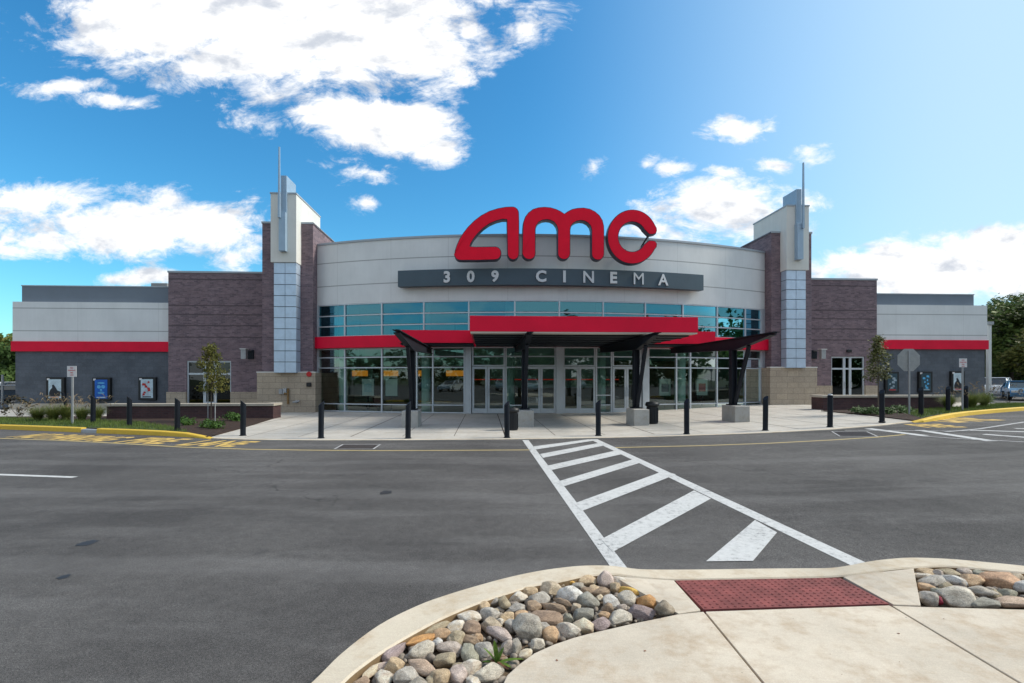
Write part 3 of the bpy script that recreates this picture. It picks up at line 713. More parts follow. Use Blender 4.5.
RK = [(394,653,25,13,40,'purple'),(422,640,25,12,30,'orange'),(442,635,17,13,0,'peach'),(438,628,27,9,20,'olive'),(456,627,15,14,20,'white'),(424,650,28,17,15,'lgrey'),(437,643,12,10,0,'bwhite'),
 (422,668,36,18,-25,'pinktan'),(394,667,21,17,0,'tan'),(407,677,23,19,0,'bgrey'),(383,678,17,16,0,'white'),(444,660,21,19,10,'olive'),(441,678,20,18,0,'tan'),(372,671,17,9,50,'cream'),(361,683,18,10,0,'rbrown'),
 (383,666,13,9,20,'pwhite'),(457,675,15,19,-50,'pwhite'),(470,617,23,13,0,'white'),(472,629,17,17,0,'rbrown'),(457,639,19,14,0,'olive'),(489.5,615,19,14,0,'bgrey'),(485,607,13,10,0,'tan'),
 (494,601.5,11,10,0,'bgrey'),(504,604,14,15,0,'olive'),(491,626,22,14,-10,'gtan'),(499,634,24,15,-25,'pwhite'),(512.6,626,17,14,0,'bgrey'),(470,653,19,21,-40,'ggreen'),(485,651,18,22,-15,'bgrey'),
 (471,668,20,17,20,'white'),(490,673,30,21,20,'lgrey'),(508.5,647,14,15,0,'pgrey'),(516,648,10,16,0,'grey'),(525.5,654,13,11,20,'cream'),(527.6,631,29,27,-10,'grey'),(469,640,21,10,-20,'brown'),
 (507,618,15,13,20,'tan'),(523,616.5,16,10,-5,'peach'),(517,608,16,10,0,'bgrey'),(518,598,17,14,20,'white'),(537,645,15,14,20,'lgrey'),(451,648.5,25,12,-10,'pgrey'),(473,681,15,11,0,'white'),(459,667,15,11,0,'olive'),
 (530.5,592,15,11,0,'tan'),(550,589,21,14,0,'gtan'),(540,598.6,22,13,0,'bgrey'),(569.6,595,22,17,-10,'bwhite'),(533,607.5,16,12,0,'brown'),(554,608,26,14,-25,'brown'),(546,619,31,17,0,'rbrown'),(562,602,20,7,-20,'brown'),
 (568,631,22,18,-15,'white'),(552,635,18,15,0,'peach'),(583,626,20,16,0,'cream'),(587,602,23,17,0,'slate'),(583,615,24,12,5,'slate'),(588,581,18,11,0,'tan'),(571,582,12,8,15,'yellow'),(577,586,12,10,0,'grey'),(588,591,13,8,0,'brown'),
 (568,619,12,11,-20,'ggreen'),(600.6,624,21,12,0,'purple'),(605,581,14,18,10,'pwhite'),(594,590,11,9,0,'tan'),(600.6,592,17,10,-10,'brown'),(615.5,588,9,13,0,'tan'),(619,582,17,11,-20,'white'),(628.5,592,19,11,-25,'yellow'),
 (628.5,600,20,16,0,'grey'),(647,602,19,17,-20,'orange'),(664,608.5,18,16,0,'gbrown'),(641,613.5,29,14,-10,'purple'),(621,618,24,14,10,'lgrey'),(610.5,602,13,18,-35,'bwhite'),(604,615,11,10,0,'peach'),(622,608,10,8,0,'pgrey'),
 (608,609,10,13,-30,'brown'),(600,598,8,7,0,'cream'),(560,584,9,7,0,'cream'),(544,628,12,10,0,'bgrey'),(495,612,9,8,0,'olive'),(478,638,10,9,0,'peach'),(451,640,9,7,0,'gtan'),(500,622,8,7,0,'white'),(432,681,12,9,0,'olive'),(418,685,18,12,0,'grey'),(520,590,9,6,0,'gtan'),(576,608,11,9,0,'gtan'),(500,658,12,9,0,'brown'),
 # right bed
 (924,572,18,9,-10,'tan'),(921,576,15,10,-15,'white'),(931.5,582,25,12,10,'bgrey'),(938,574,11,8,0,'pgrey'),(950,573,18,8,-10,'olive'),(954,580,18,11,-20,'bwhite'),(925.7,588,14,11,-20,'peach'),(928,598.7,18,16,0,'bgrey'),
 (937,592,9,9,0,'ggreen'),(938.6,600.5,7,9,0,'crimson'),(956,598.5,32,19,0,'lgrey'),(966.7,572.5,16,8,0,'pgrey'),(971,581,20,14,0,'peach'),(979,592,23,13,-20,'grey'),(960,589.5,18,8,-20,'pgrey'),(986,603.5,29,11,0,'slate'),
 (1000,582,36,18,-5,'rtan'),(1010.6,602,30,13,0,'pinktan'),(1023,588,16,15,0,'bwhite'),(1007,594,17,9,0,'ggreen'),(994,594,13,9,0,'olive'),(946,587,13,10,0,'olive'),(980,575,13,9,0,'ggreen'),(1014,577,16,9,0,'gtan'),(967,595,11,9,0,'rbrown'),
 (1040,584,26,14,0,'tan'),(1042,603,26,13,0,'lgrey'),(1062,592,24,14,0,'bgrey')]
def rock_mesh(seed):
    bm = bmesh.new(); bmesh.ops.create_icosphere(bm, subdivisions=4, radius=1)
    rs = random.Random(seed); off_ = Vector((rs.uniform(0, 50), rs.uniform(0, 50), rs.uniform(0, 50)))
    # a few flattened sides
    cuts = [(Vector((rs.gauss(0,1), rs.gauss(0,1), rs.gauss(0,1))).normalized(), rs.uniform(.60,.86)) for _ in range(9)]
    for v_ in bm.verts:
        n_ = v_.co.normalized(); r = 1+.20*noise.noise(n_*1.1+off_)+.06*noise.noise(n_*3+off_)+.012*noise.noise(n_*9+off_)
        p = n_*r
        for c_, d_ in cuts:
            k_ = p.dot(c_)-d_
            if k_ > 0: p -= c_*k_*.88
        v_.co = p
    for f in bm.faces: f.smooth = True
    me = bpy.data.meshes.new('rock'); bm.to_mesh(me); bm.free(); me.materials.append(M['rock']); return me
RM = [rock_mesh(i) for i in range(16)]
used = {}
rr_ = random.Random(5)
rocks = []
for i, (px, py, w_, h_, an, ck) in enumerate(RK):
    zc = .125 if px == 664 else .075
    p = G(px, py, zc, False); k = F/p.y
    yw = math.atan(math.tan(R(an))/.5); fl = math.sqrt(math.cos(yw)**2+(.5*math.sin(yw))**2)
    a = w_/2/k*1.12/max(fl, .62); c = h_/2/k*1.05*(1 if abs(an) < 12 else .85); b = max(c*1.1, min(a*.85, c*1.5)) if abs(an) < 12 else c*1.15
    o = bpy.data.objects.new('rock', RM[i % 16]); COL.objects.link(o)
    o.location = (p.x, p.y, max(zc, c*.75+.03)); o.scale = (a, b, c)
    o.rotation_euler = (rr_.uniform(-.15,.15), rr_.uniform(-.12,.12), yw+rr_.uniform(-.2,.2))
    cl = tuple(c_*.8+g_*.2 for c_, g_ in zip(CO[ck][0], (.52,.42,.30))) if ck not in ('orange','yellow','crimson') else CO[ck][0]; j = rr_.uniform(.9, 1.12); o.color = (min(1,cl[0]*j), min(1,cl[1]*j), min(1,cl[2]*j), 1)
    rocks.append((o, px, py, w_, h_, ck))
def sizew(w_, h_):
    s_ = (w_*h_)**.5
    return 'large' if s_ > 19 else 'medium' if s_ > 13.5 else 'small' if s_ > 10 else 'tiny'
def shapew(w_, h_): return 'long' if w_ > 1.75*h_ else 'upright' if h_ > 1.1*w_ else 'rounded'
labs = []
for (o, px, py, w_, h_, ck) in rocks:
    bed = 'right' if px > 900 else 'left'
    labs.append(f"{sizew(w_,h_)} {shapew(w_,h_)} {CO[ck][1]} rock, {bed} bed")
cnt = {}
for l_ in labs: cnt[l_] = cnt.get(l_, 0)+1
final = []
for i, (o, px, py, w_, h_, ck) in enumerate(rocks):
    l_ = labs[i]
    if cnt[l_] > 1:
        near = sorted([(math.hypot(px-q_[1], (py-q_[2])*1.5), q_) for q_ in rocks if q_[0] is not o and q_[5] != ck], key=lambda e: e[0])
        for dd_, q_ in near:
            s_ = 'right of' if px-q_[1] > abs(py-q_[2]) else 'left of' if q_[1]-px > abs(py-q_[2]) else 'in front of' if py > q_[2] else 'behind'
            t_ = f"{l_}, {s_} {sizew(q_[3],q_[4])} {CO[q_[5]][1]} one"
            if t_ not in final: l_ = t_; break
    final.append(l_); tag(o, l_, 'rock', 'loose river rocks in the kerb beds')
# small stones filling the gaps
mb = MB(); rg = random.Random(11)
ico = bmesh.new(); bmesh.ops.create_icosphere(ico, subdivisions=2, radius=1); iv = [v_.co.copy() for v_ in ico.verts]; iff = [tuple(x.index for x in f.verts) for f in ico.faces]; ico.free()
bedA = [(348,690),(400,647),(437,627),(487,604),(534,590),(583,578),(611,576),(640,590),(672,612),(612,626),(573,635),(534,650),(515,665),(498,690),(470,760),(350,760)]
bedB = [(917,570),(924,604),(1024,606),(1090,608),(1090,582),(1024,574),(950,568)]
for P, n in ((bedA, 620), (bedB, 160)):
    f = reg(P); 
    for _ in range(n):
        x, y = f(); p = G(x, y, .06, False); s_ = rg.uniform(.012, .032); rz = rg.uniform(0, 6.28); cz, sz = math.cos(rz), math.sin(rz); e = (rg.uniform(.8,1.4), rg.uniform(.7,1.1), rg.uniform(.5,.9)); of = Vector((rg.random()*30, 0, 0))
        vs = []
        for q_ in iv:
            k_ = 1+.3*noise.noise(q_+of); a, b, c = q_.x*e[0]*s_*k_, q_.y*e[1]*s_*k_, q_.z*e[2]*s_*k_
            vs.append((p.x+a*cz-b*sz, p.y+a*sz+b*cz, .045+rg.uniform(0,.002)+c+s_*.3))
        mb.add(vs, iff)
mottled('pebble', (.24,.20,.16), .6, 22, .85, 200, .5, .004)
tag(mb.build('gravel', 'pebble', smooth=True), kind='stuff')

mb = MB()
for _ in range(90):
    x = rg.uniform(-1.2, 5); y = rg.uniform(1.6, 3.6); 
    P_ = (x, y, .1185); s_ = rg.choice((.002,.003,.003,.005,.008)); a = rg.uniform(0, 6.28)
    px_ = CX+F*x/y; py_ = HY+F*(H-.117)/y
    if not (620 < px_ < 1100 and py_ > 614) and not (py_ > 640+max(0,(600-px_))*.42): continue
    mb.add([(x+s_*math.cos(a+t_)*(1 if t_ != 0 else 1.7), y+s_*math.sin(a+t_)*(1 if t_ else 1.7), .1165+rg.uniform(0,.0015)) for t_ in (0, 1.4, 2.9, 4.6)], [(0,1,2,3)])
tag(mb.build('leaf_litter', 'dry_stem'), kind='stuff')
# weed in the rocks
p = G(497, 656, .12, False)
t = thing('weed', 'small green weed with long leaves growing between the rocks beside the sidewalk', 'weed', (p.x, p.y, .05))
def leafblade(mb, base, d_, ln, wd, droop, n=6):
    base = Vector(base); d_ = Vector(d_).normalized(); side = d_.cross(Vector((0,0,1))).normalized() if abs(d_.z) < .99 else Vector((1,0,0)); vs = []
    for i in range(n+1):
        f = i/n; q_ = base+d_*ln*f+Vector((0,0,-droop*f*f*ln)); ww = wd*math.sin(PI*min(1, .12+f*.88))**.8
        vs += [q_-side*ww, q_+Vector((0,0,-ww*.25)), q_+side*ww]
    fs = []
    for i in range(n): fs += [(3*i, 3*i+1, 3*i+4, 3*i+3), (3*i+1, 3*i+2, 3*i+5, 3*i+4)]
    mb.add(vs, fs)
mb = MB()
for (dx, dy, dz, ln) in ((-.1,.1,1,.17),(.15,0,1,.15),(-.45,.0,.7,.15),(.3,.2,.8,.12),(.9,.1,.3,.17),(-.8,-.2,.4,.10),(.6,-.5,.3,.12),(-.2,-.6,.5,.09)):
    leafblade(mb, (0,0,.03), (dx,dy,dz), ln, .014, .25)
mb.build('leaves', 'weed_leaf', t)
mb = MB()
for k in range(9):
    a = rg.uniform(0, 6.28); mb.tube([(0,0,.0),(math.cos(a)*.03,math.sin(a)*.03,.05),(math.cos(a)*.09+.05,math.sin(a)*.07-.03,.05)], [.0035,.003,.001], 5)
mb.build('stem', 'dry_stem', t)

# ---------------------------------------------------------------- building
UB = 3.1; RA = 30.0; VC = 24.25
def arc_v(u_): return VC+RA-math.sqrt(RA*RA-(u_-UB)**2)
def arc_px(px):
    v_ = 25.0
    for _ in range(12): u_ = at_v(px, v_); v_ = arc_v(u_)
    return u_
def arc_off(u_, d_):                    # point on the arc at u, moved d outwards (towards the viewer)
    v_ = arc_v(u_); a = math.asin((u_-UB)/RA); return (u_+math.sin(a)*d_, v_-math.cos(a)*d_)
UL, UR = -8.87, 15.55
B = thing('cinema_building', 'long cinema with curved pale facade, two brick towers and grey wings', 'cinema', (UB, 27, 0), inframe=True)
def P(mb, name, mat, par=B, **k): return mb.build(name, mat, par, **k)
def arcwall(mb, u0, u1, z0, z1, d0, d1, n=44):      # curved solid between outward offsets d0 > d1
    vs = []
    for i in range(n+1):
        uu = u0+(u1-u0)*i/n; a = arc_off(uu, d0); b = arc_off(uu, d1)
        vs += [(a[0],a[1],z0),(a[0],a[1],z1),(b[0],b[1],z1),(b[0],b[1],z0)]
    fs = []
    for i in range(n):
        for k in range(4): fs.append((4*i+k, 4*i+(k+1) % 4, 4*i+4+(k+1) % 4, 4*i+4+k))
    fs += [(0,1,2,3),(4*n+3,4*n+2,4*n+1,4*n)]
    mb.add(vs, fs)
mb = MB(); arcwall(mb, UL, UR, 5.55, 8.66, .0, -.35); P(mb, 'curved_wall', 'pale_render')
mb = MB(); arcwall(mb, UL, UR, 8.66, 8.76, .05, -.4); P(mb, 'coping', 'coping_metal')
mb = MB(); arcwall(mb, UL-.22, UR+.1, 3.28, 3.86, .34, -.1); P(mb, 'red_band', 'red_metal')
# body: roof, rear and side walls, interior shell
mb = MB(); mb.box(UL, UR, 27.6, 60, 8.0, 8.15); mb.box(-25.5, 30.3, 30.2, 60, 5.9, 6.0)
a = [(UL+(UR-UL)*i/20) for i in range(21)]
pts = [arc_off(x, -.35) for x in a]+[(UR, 27.9), (UL, 27.9)]
mb.prism(pts, lambda p, k: (p[0], p[1], 8.0+.12*k)); P(mb, 'roof', 'roof_grey')
mb = MB(); mb.box(-25.8, 30.5, 59.8, 60, -.3, 6.2); mb.box(-25.8, -25.5, 29.4, 59.8, -.3, 5.9); mb.box(30.2, 30.5, 29.4, 59.8, -.3, 6.0)
mb.box(-8.8, -8.5, 30, 59.8, 5.9, 8.0); mb.box(15.2, 15.5, 30, 59.8, 5.9, 8.0); mb.box(-8.8, 15.5, 59.8, 60, 6.2, 8.0); P(mb, 'rear_wall', 'grey_block')
# interior
pts = [arc_off(x, -.1) for x in a]+[(UR, 40), (UL, 40)]
mb = MB(); mb.prism(pts, lambda p, k: (p[0], p[1], -.1+.105*k)); P(mb, 'lobby_floor', 'interior_floor')
mb = MB(); mb.prism([arc_off(x, -.12) for x in a]+[(UR, 36), (UL, 36)], lambda p, k: (p[0], p[1], 5.62+.1*k)); P(mb, 'lobby_ceiling', 'interior_ceiling')
mb = MB(); mb.box(UL-.1, UR+.1, 35, 35.2, 0, 5.6); mb.box(UL-.3, UL-.1, 27.2, 35, 0, 5.6); mb.box(UR+.1, UR+.3, 26.9, 35, 0, 5.6); P(mb, 'lobby_wall', 'interior_wall')
mb = MB(); mb.box(-7.5, 0, 33.9, 34.8, .005, 2.6); mb.box(9, 14.5, 33.5, 34.8, .005, 2.9); P(mb, 'wood_partition', 'interior_wood')
for px in (343.5, 426, 510, 601, 681):
    uu = arc_px(px); c = arc_off(uu, -1.1); c = (at_v(px, c[1]), c[1]); mb = MB(); mb.lathe([(.23,.005),(.23,5.6)], c, 24); P(mb, 'round_column', 'column_white', smooth=False)

# window bays
zr = [3.86, 4.41, 4.95, 5.55]
def bay(u0, u1, rows, last=False, gm='glass_clear', mull=.07, zb=None, right=None, sub=()):
    a = Vector((*arc_off(u0, -.06), 0)); b = Vector((*arc_off(u1, -.06), 0)); d_ = (b-a).normalized(); up = (0,0,1)
    mb = MB(); z0, z1 = rows[0], rows[-1]
    z = lambda p, zz_: (p.x, p.y, zz_)
    mb.bar(z(a+d_*mull*.5, z0), z(a+d_*mull*.5, z1), mull, .14, up=(-d_.y, d_.x, 0))
    if last: mb.bar(z(b-d_*mull*.5, z0), z(b-d_*mull*.5, z1), mull, .14, up=(-d_.y, d_.x, 0))
    for i, r in enumerate(rows):
        rr = r+.03 if i == 0 else r-.03 if i == len(rows)-1 else r
        mb.bar(z(a+d_*mull, rr), z(b-(d_*mull if last else d_*0), rr), .12, .055)
    wnd = P(mb, 'window', 'aluminium')
    mp_ = MB()
    for r0, r1 in zip(rows, rows[1:]):
        n_ = Vector((d_.y, -d_.x, 0))*.0
        A, Bq = a+d_*(mull*.9), b-(d_*mull*.9 if last else d_*0)
        mp_.add([z(A, r0+.05), z(Bq, r0+.05), z(Bq, r1-.02), z(A, r1-.02)], [(0,1,2,3)])
    mp_.build('pane', gm, wnd)
    return wnd
rb = [arc_px(x) for x in (322.5,344,381,423,468,514,558.6,602.5,644.7,682.4,717,745,761.5)]
rb[0] = UL+.12; rb[-1] = UR-.3
for i in range(len(rb)-1): bay(rb[i], rb[i+1], zr, i == len(rb)-2, 'glass_ribbon')
zl = [.02, .42, 2.27, 2.8, 3.27]
lb = [UL+.12]+[arc_px(x) for x in (344,381,416,432,465)]
for i in range(5): bay(lb[i], lb[i+1], zl, i == 4)
lr = [arc_px(x) for x in (648,676,690,716.7,745)]+[UR-.3]
for i in range(5): bay(lr[i], lr[i+1], zl, i == 4)
# jambs of the glass wall beside the towers
mb = MB()
for u0, u1 in ((UL-.15, UL+.12), (UR-.3, UR+.15)): arcwall(mb, u0, u1, 0, 5.55, .03, -.3, 2)
P(mb, 'end_jamb', 'aluminium')
# wide posts between the doors
for x0, x1 in ((465.5,471.5),(556,562.7),(642,647.5)):
    mb = MB(); arcwall(mb, arc_px(x0), arc_px(x1), .02, 3.27, .1, -.2, 1); P(mb, 'wide_post', 'aluminium', bevel=.008)
def door_pair(x0, xm, x1):
    u0, u1, um = arc_px(x0), arc_px(x1), arc_px(xm)
    bay(u0, u1, [2.33, 2.8, 3.27], True)
    for a_, b_, hs_ in ((u0, um, 1), (um, u1, -1)):
        a = Vector((*arc_off(a_, -.02), 0)); b = Vector((*arc_off(b_, -.02), 0)); d_ = (b-a).normalized(); n_ = Vector((d_.y, -d_.x, 0)); fw = .10
        a += d_*.006; b -= d_*.006
        q_ = lambda p, z_: (p.x, p.y, z_)
        mb = MB()
        for p in (a+d_*fw/2, b-d_*fw/2): mb.bar(q_(p, .03), q_(p, 2.31), fw, .06, up=(-d_.y, d_.x, 0))
        mb.bar(q_(a+d_*fw, .15), q_(b-d_*fw, .15), .055, .23); mb.bar(q_(a+d_*fw, 2.25), q_(b-d_*fw, 2.25), .055, .12)
        dr = P(mb, 'door', 'aluminium')
        mp_ = MB(); mp_.add([q_(a+d_*fw*.9, .25), q_(b-d_*fw*.9, .25), q_(b-d_*fw*.9, 2.2), q_(a+d_*fw*.9, 2.2)], [(0,1,2,3)]); mp_.build('pane', 'glass_clear', dr)
        h_ = MB(); e = (b-d_*fw*.5 if hs_ > 0 else a+d_*fw*.5)+n_*.09
        h_.tube([q_(e-n_*.06, .85), q_(e, .87), q_(e, 1.25), q_(e-n_*.06, 1.27)], .014, 8); h_.build('handle', 'aluminium', dr, smooth=True)
for t3 in ((472,487.5,505),(525.5,540.5,556),(563,579,595.5),(612.5,626.5,641.5)): door_pair(*t3)
bay(arc_px(505.3), arc_px(525.2), zl, True); bay(arc_px(595.8), arc_px(612.2), [.02,.42,.9,2.27,2.8,3.27], True)

# towers
def tower(sg, ui, uo, vb, vp, pi_, po, zg):
    """ui inner edge, uo outer edge; vb brick front; vp pylon front; zg local ground"""
    lo, hi = min(ui, uo), max(ui, uo)
    mb = MB(); mb.box(lo, hi, vb, 30.2, zg+1.9, 9.6); mb.box(lo-.03, hi+.03, vb-.03, 30.23, 9.6, 9.68)
    mb.v = mb.v; t = P(mb, 'brick_tower', 'purple_brick')
    mb = MB(); mb.box(lo-.03, hi+.03, vb-.04, 30.24, 9.6+.003, 9.7); mb.build('coping', 'coping_metal', t)
    mb = MB(); mb.box(lo-.12, hi+.22 if sg < 0 else hi+.08, vb-.32, 30, zg-.15, zg+2.02) if sg < 0 else mb.box(lo-.26, hi+.1, vb-.32, 30, zg-.15, zg+2.02)
    mb.build('stone_base', 'tan_block', t)
    mb = MB(); mb.box(lo-.14 if sg < 0 else lo-.28, hi+.24 if sg < 0 else hi+.12, vb-.34, vb-.002, zg+2.02, zg+2.07); mb.build('ledge', 'cream_render', t)
    pl_, ph = min(pi_, po), max(pi_, po)
    mb = MB(); mb.box(pl_, ph, vp, 29.0, 7.5, 10.88); py = mb.build('pylon', 'cream_render', t)
    mb = MB(); mb.box(pl_-.03, ph+.03, vp-.03, 29.03, 10.88, 10.95); mb.build('pylon_cap', 'coping_metal', t)
    # metal cladding: ten rows by two plus joints
    c0, c1 = pl_+.13, ph-.03
    if sg > 0: c0, c1 = pl_+.03, ph-.13
    z0, z1 = zg+2.0, 7.5; nr = 10
    mb = MB(); mb.box(c0+.015, c1-.015, vp+.1, vb, z0+.01, z1-.001); mb.build('cladding_core', 'cladding_joint', t)
    for i in range(nr):
        za = z0+(z1-z0)*i/nr+.018; zb_ = z0+(z1-z0)*(i+1)/nr-.018; um = (c0+c1)/2
        mb = MB(); mb.box(c0, um-.012, vp+.07, vb-.03, za, zb_); mb.box(um+.012, c1, vp+.07, vb-.03, za, zb_)
        mb.build('metal_panel', 'bright_cladding', t)
    # fin and mast
    fu = pl_+.34*(1) if sg < 0 else ph-.34
    fu0, fu1 = (pl_+.50, pl_+.82) if sg < 0 else (ph-.80, ph-.48)
    mb = MB(); mb.box(fu0, fu1, vp-.28, vp-.002, 8.0, 9.9); mb.box(fu0+.04, fu1, vp-.12, vp+1.1, 10.952, 11.75); mb.box(fu0+.04, fu1, vp-.12, vp-.003, 9.9, 10.952)
    mb.build('fin', 'fin_metal', t, bevel=.006)
    mu = fu0 if sg < 0 else fu1-.11
    mb = MB(); mb.add([(mu,vp-.40,9.6),(mu+.1,vp-.40,9.6),(mu+.1,vp-.285,9.6),(mu,vp-.285,9.6),(mu+.03,vp-.38,13.05),(mu+.085,vp-.38,13.05),(mu+.085,vp-.30,13.05),(mu+.03,vp-.30,13.05)],[(0,3,2,1),(4,5,6,7),(0,1,5,4),(1,2,6,5),(2,3,7,6),(3,0,4,7)]); mb.build('mast', 'fin_metal', t)
    return t
tL = tower(-1, -8.77, -11.3, 26.06, 25.38, -9.36, -10.6, 0.0)
tR = tower(1, 15.5, 17.75, 26.3, 25.72, 16.0, 17.22, .28)
tag(tL, 'left brick tower'); tag(tR, 'right brick tower')
# brick blocks between tower and wing
def block(u0, u1, zg, dl, dr, mull):
    v0 = 28.5; h_ = 7.55
    mb = MB()
    du0, du1 = at_v(dl, v0), at_v(dr, v0); dz = zg+2.72
    for (a_, b_, z0, z1) in ((u0, du0, zg+1.0, h_), (du1, u1, zg+1.0, h_), (du0, du1, dz, h_)): mb.box(a_, b_, v0, v0+.4, z0, z1)
    mb.box(u0, u0+.4, v0+.4, 34, zg-.2, h_); mb.box(u1-.4, u1, v0+.4, 34, zg-.2, h_); mb.box(u0, u1, 34, 34.3, zg-.2, h_); mb.box(u0+.4, u1-.4, v0+.4, 34, h_-.6, h_-.4)
    t = P(mb, 'brick_block', 'purple_brick_lined')
    mb = MB(); mb.box(u0-.03, u1+.03, v0-.04, v0+.44, h_+.002, h_+.1); mb.box(u0-.03, u0+.44, v0+.44, 34.3, h_+.002, h_+.1); mb.box(u1-.44, u1+.03, v0+.44, 34.3, h_+.002, h_+.1); mb.build('coping', 'coping_metal', t)
    for a_, b_ in ((u0-.06, du0), (du1, u1)): mb = MB(); mb.box(a_, b_, v0-.08, v0+.4, zg-.2, zg+1.0); mb.build('stone_base', 'tan_block', t)
    # side exit doors
    m_ = [at_v(x, v0) for x in (dl, *mull, dr)]
    for k, (a_, b_) in enumerate(zip(m_, m_[1:])):
        fr = MB(); f = .07; vv_ = v0+.06
        fr.box(a_+.003, a_+f, vv_, vv_+.12, zg, dz-.003); fr.box(b_-f, b_-.003, vv_, vv_+.12, zg, dz-.003)
        fr.box(a_+f, b_-f, vv_, vv_+.12, dz-.08, dz-.003); fr.box(a_+f, b_-f, vv_, vv_+.12, zg+1.95, zg+2.05); fr.box(a_+f, b_-f, vv_, vv_+.12, zg+.02, zg+(.12 if k != 1 else .45))
        d_ = fr.build('exit_door' if k != 1 else 'side_light', 'aluminium', t)
        pn = MB(); pn.add([(a_+f, vv_+.06, zg+.1), (b_-f, vv_+.06, zg+.1), (b_-f, vv_+.06, dz-.05), (a_+f, vv_+.06, dz-.05)], [(0,1,2,3)]); pn.build('pane', 'glass_dark', d_)
        if k == 0 or k == 2:
            h_u = b_-f/2 if k == 0 else a_+f/2; hd = MB(); hd.tube([(h_u, vv_-.01, zg+.85), (h_u, vv_-.07, zg+.87), (h_u, vv_-.07, zg+1.2), (h_u, vv_-.01, zg+1.22)], .016, 8); hd.build('handle', 'galvanised', d_)
    mb = MB(); mb.box(u0+.4, u1-.4, 31, 31.1, zg, dz+1); mb.build('inner_wall', 'black_plastic', t)
    return t
block(-17.4, -11.0, -.02, 186.6, 231, (204, 214.5))
block(17.5, 23.26, .3, 831.5, 865, (845, 851))
# wings
def wing(u0, u1, zg, dz, lo, par_in):
    t_m = MB(); t_m.box(u0, u1, 29.0, 29.4, zg-.3, 3.22+dz); t = P(t_m, 'wing_wall', 'grey_block')
    mb = MB(); mb.box(u0-(.12 if lo else 0), u1+(0 if lo else .12), 28.86, 29.398, 3.22+dz, 3.77+dz); mb.build('red_band', 'red_metal', t)
    mb = MB(); mb.box(u0-(.08 if lo else 0), u1+(0 if lo else .08), 28.92, 29.39, 3.77+dz+.001, 5.95+dz*.8); mb.build('render_panel', 'wing_render', t)
    mb = MB(); mb.box(u0+(.12 if lo else 0), u1-(0 if lo else .45), 29.25, 29.7, 5.95+dz*.8, 6.86); mb.build('parapet', 'slate_metal', t)
    mb = MB(); mb.box(u0+(.1 if lo else 0), u1-(0 if lo else .43), 29.22, 29.75, 6.862, 6.92); mb.build('coping', 'coping_metal', t)
    mb = MB(); mb.box(u0-.1, u1+.1, 28.7, 28.998, zg-.3, zg+.34); mb.build('stone_ledge', 'concrete_cap', t)
    # return wall along the side
    s0, s1 = (u0, u0+.3) if lo else (u1-.3, u1)
    mb = MB(); mb.box(s0, s1, 29.4, 59.7, zg-.3, 3.22+dz); mb.build('side_wall', 'grey_block', t)
    mb = MB(); mb.box(s0, s1, 29.4, 59.7, 3.77+dz, 5.9+dz*.8); mb.build('side_panel', 'wing_render', t)
wing(-25.84, -17.45, 0, 0, True, 0)
wing(23.3, 30.55, .22, .28, False, 0)

# signs -------------------------------------------------------------
UA = 3.2
t = thing('marquee_sign', 'giant red rounded letters AMC standing proud above the curved wall', 'sign', (UA, 23.2, 6.9), inframe=True)
VL = 23.55
def let(pt, vpl):
    px = 440+pt[0]/3.657; py = 190+pt[1]/3.657; tt = T(px); s = vpl/(cT-tt*sT); return (s*(tt*cT+sT), H+(HY-py)/F*s)
def arcp(cx_, cy_, rx, ry, a0, a1, n):
    return [(cx_+rx*math.cos(R(a0+(a1-a0)*i/n)), cy_-ry*math.sin(R(a0+(a1-a0)*i/n))) for i in range(n+1)]
LA = [(52,238),(54,222),(60,203),(70,180),(84,157),(102,134),(124,112),(150,92),(180,76),(212,66),(240,61),(262,60)]+arcp(265,85,24,25,80,0,5)+[(290,120),(290,232)]+arcp(268,232,22,24,0,-180,8)+[(245,180),(244,108)]+[(228,108),(205,114),(182,124),(160,139),(140,158),(124,178),(113,197),(110,206),(128,207),(200,206)]+arcp(202,231,23,25,85,-90,8)+[(140,258),(78,258)]+arcp(74,236,22,22,-95,-178,4)
LMm = [(302,236),(302,140),(304,118),(311,98),(323,82),(340,69),(360,63),(382,61),(404,63),(425,69),(442,77),(455,86),(468,77),(484,69),(504,65),(525,64),(548,68),(568,78),(584,92),(595,110),(600,130),(601,150),(601,234)]+arcp(577.5,234,23.5,23,0,-180,8)+[(554,180),(554,146),(550,132),(541,121),(528,114),(514,112),(500,115),(488,122),(480,132),(477,146),(477,232)]+arcp(453.5,232,23.5,23,0,-180,8)+[(430,180),(430,144),(426,130),(417,118),(404,111),(390,109),(375,111),(362,118),(353,130),(350,144),(350,233)]+arcp(326,233,24,22,0,-180,8)
LC = arcp(704,171,92,101,14,346,46)[:]
LC = arcp(704,171,90,101,20,340,46)
ends_lo = arcp(776,204,19,20,-10,100,5)
LC = [(765,163)]+[(778,163),(790,160),(794,148),(793,138)]+arcp(704,171,92,100,28,332,46)+[(793,208),(794,196),(788,187),(778,184),(764,184),(756,190)]+arcp(703,171,50,54,330,30,30)+[(757,155)]
LC = [p for p in LC]
def clean(pts):
    out = []
    for p in pts:
        if not out or math.hypot(p[0]-out[-1][0], p[1]-out[-1][1]) > 1.2: out.append(p)
    return out
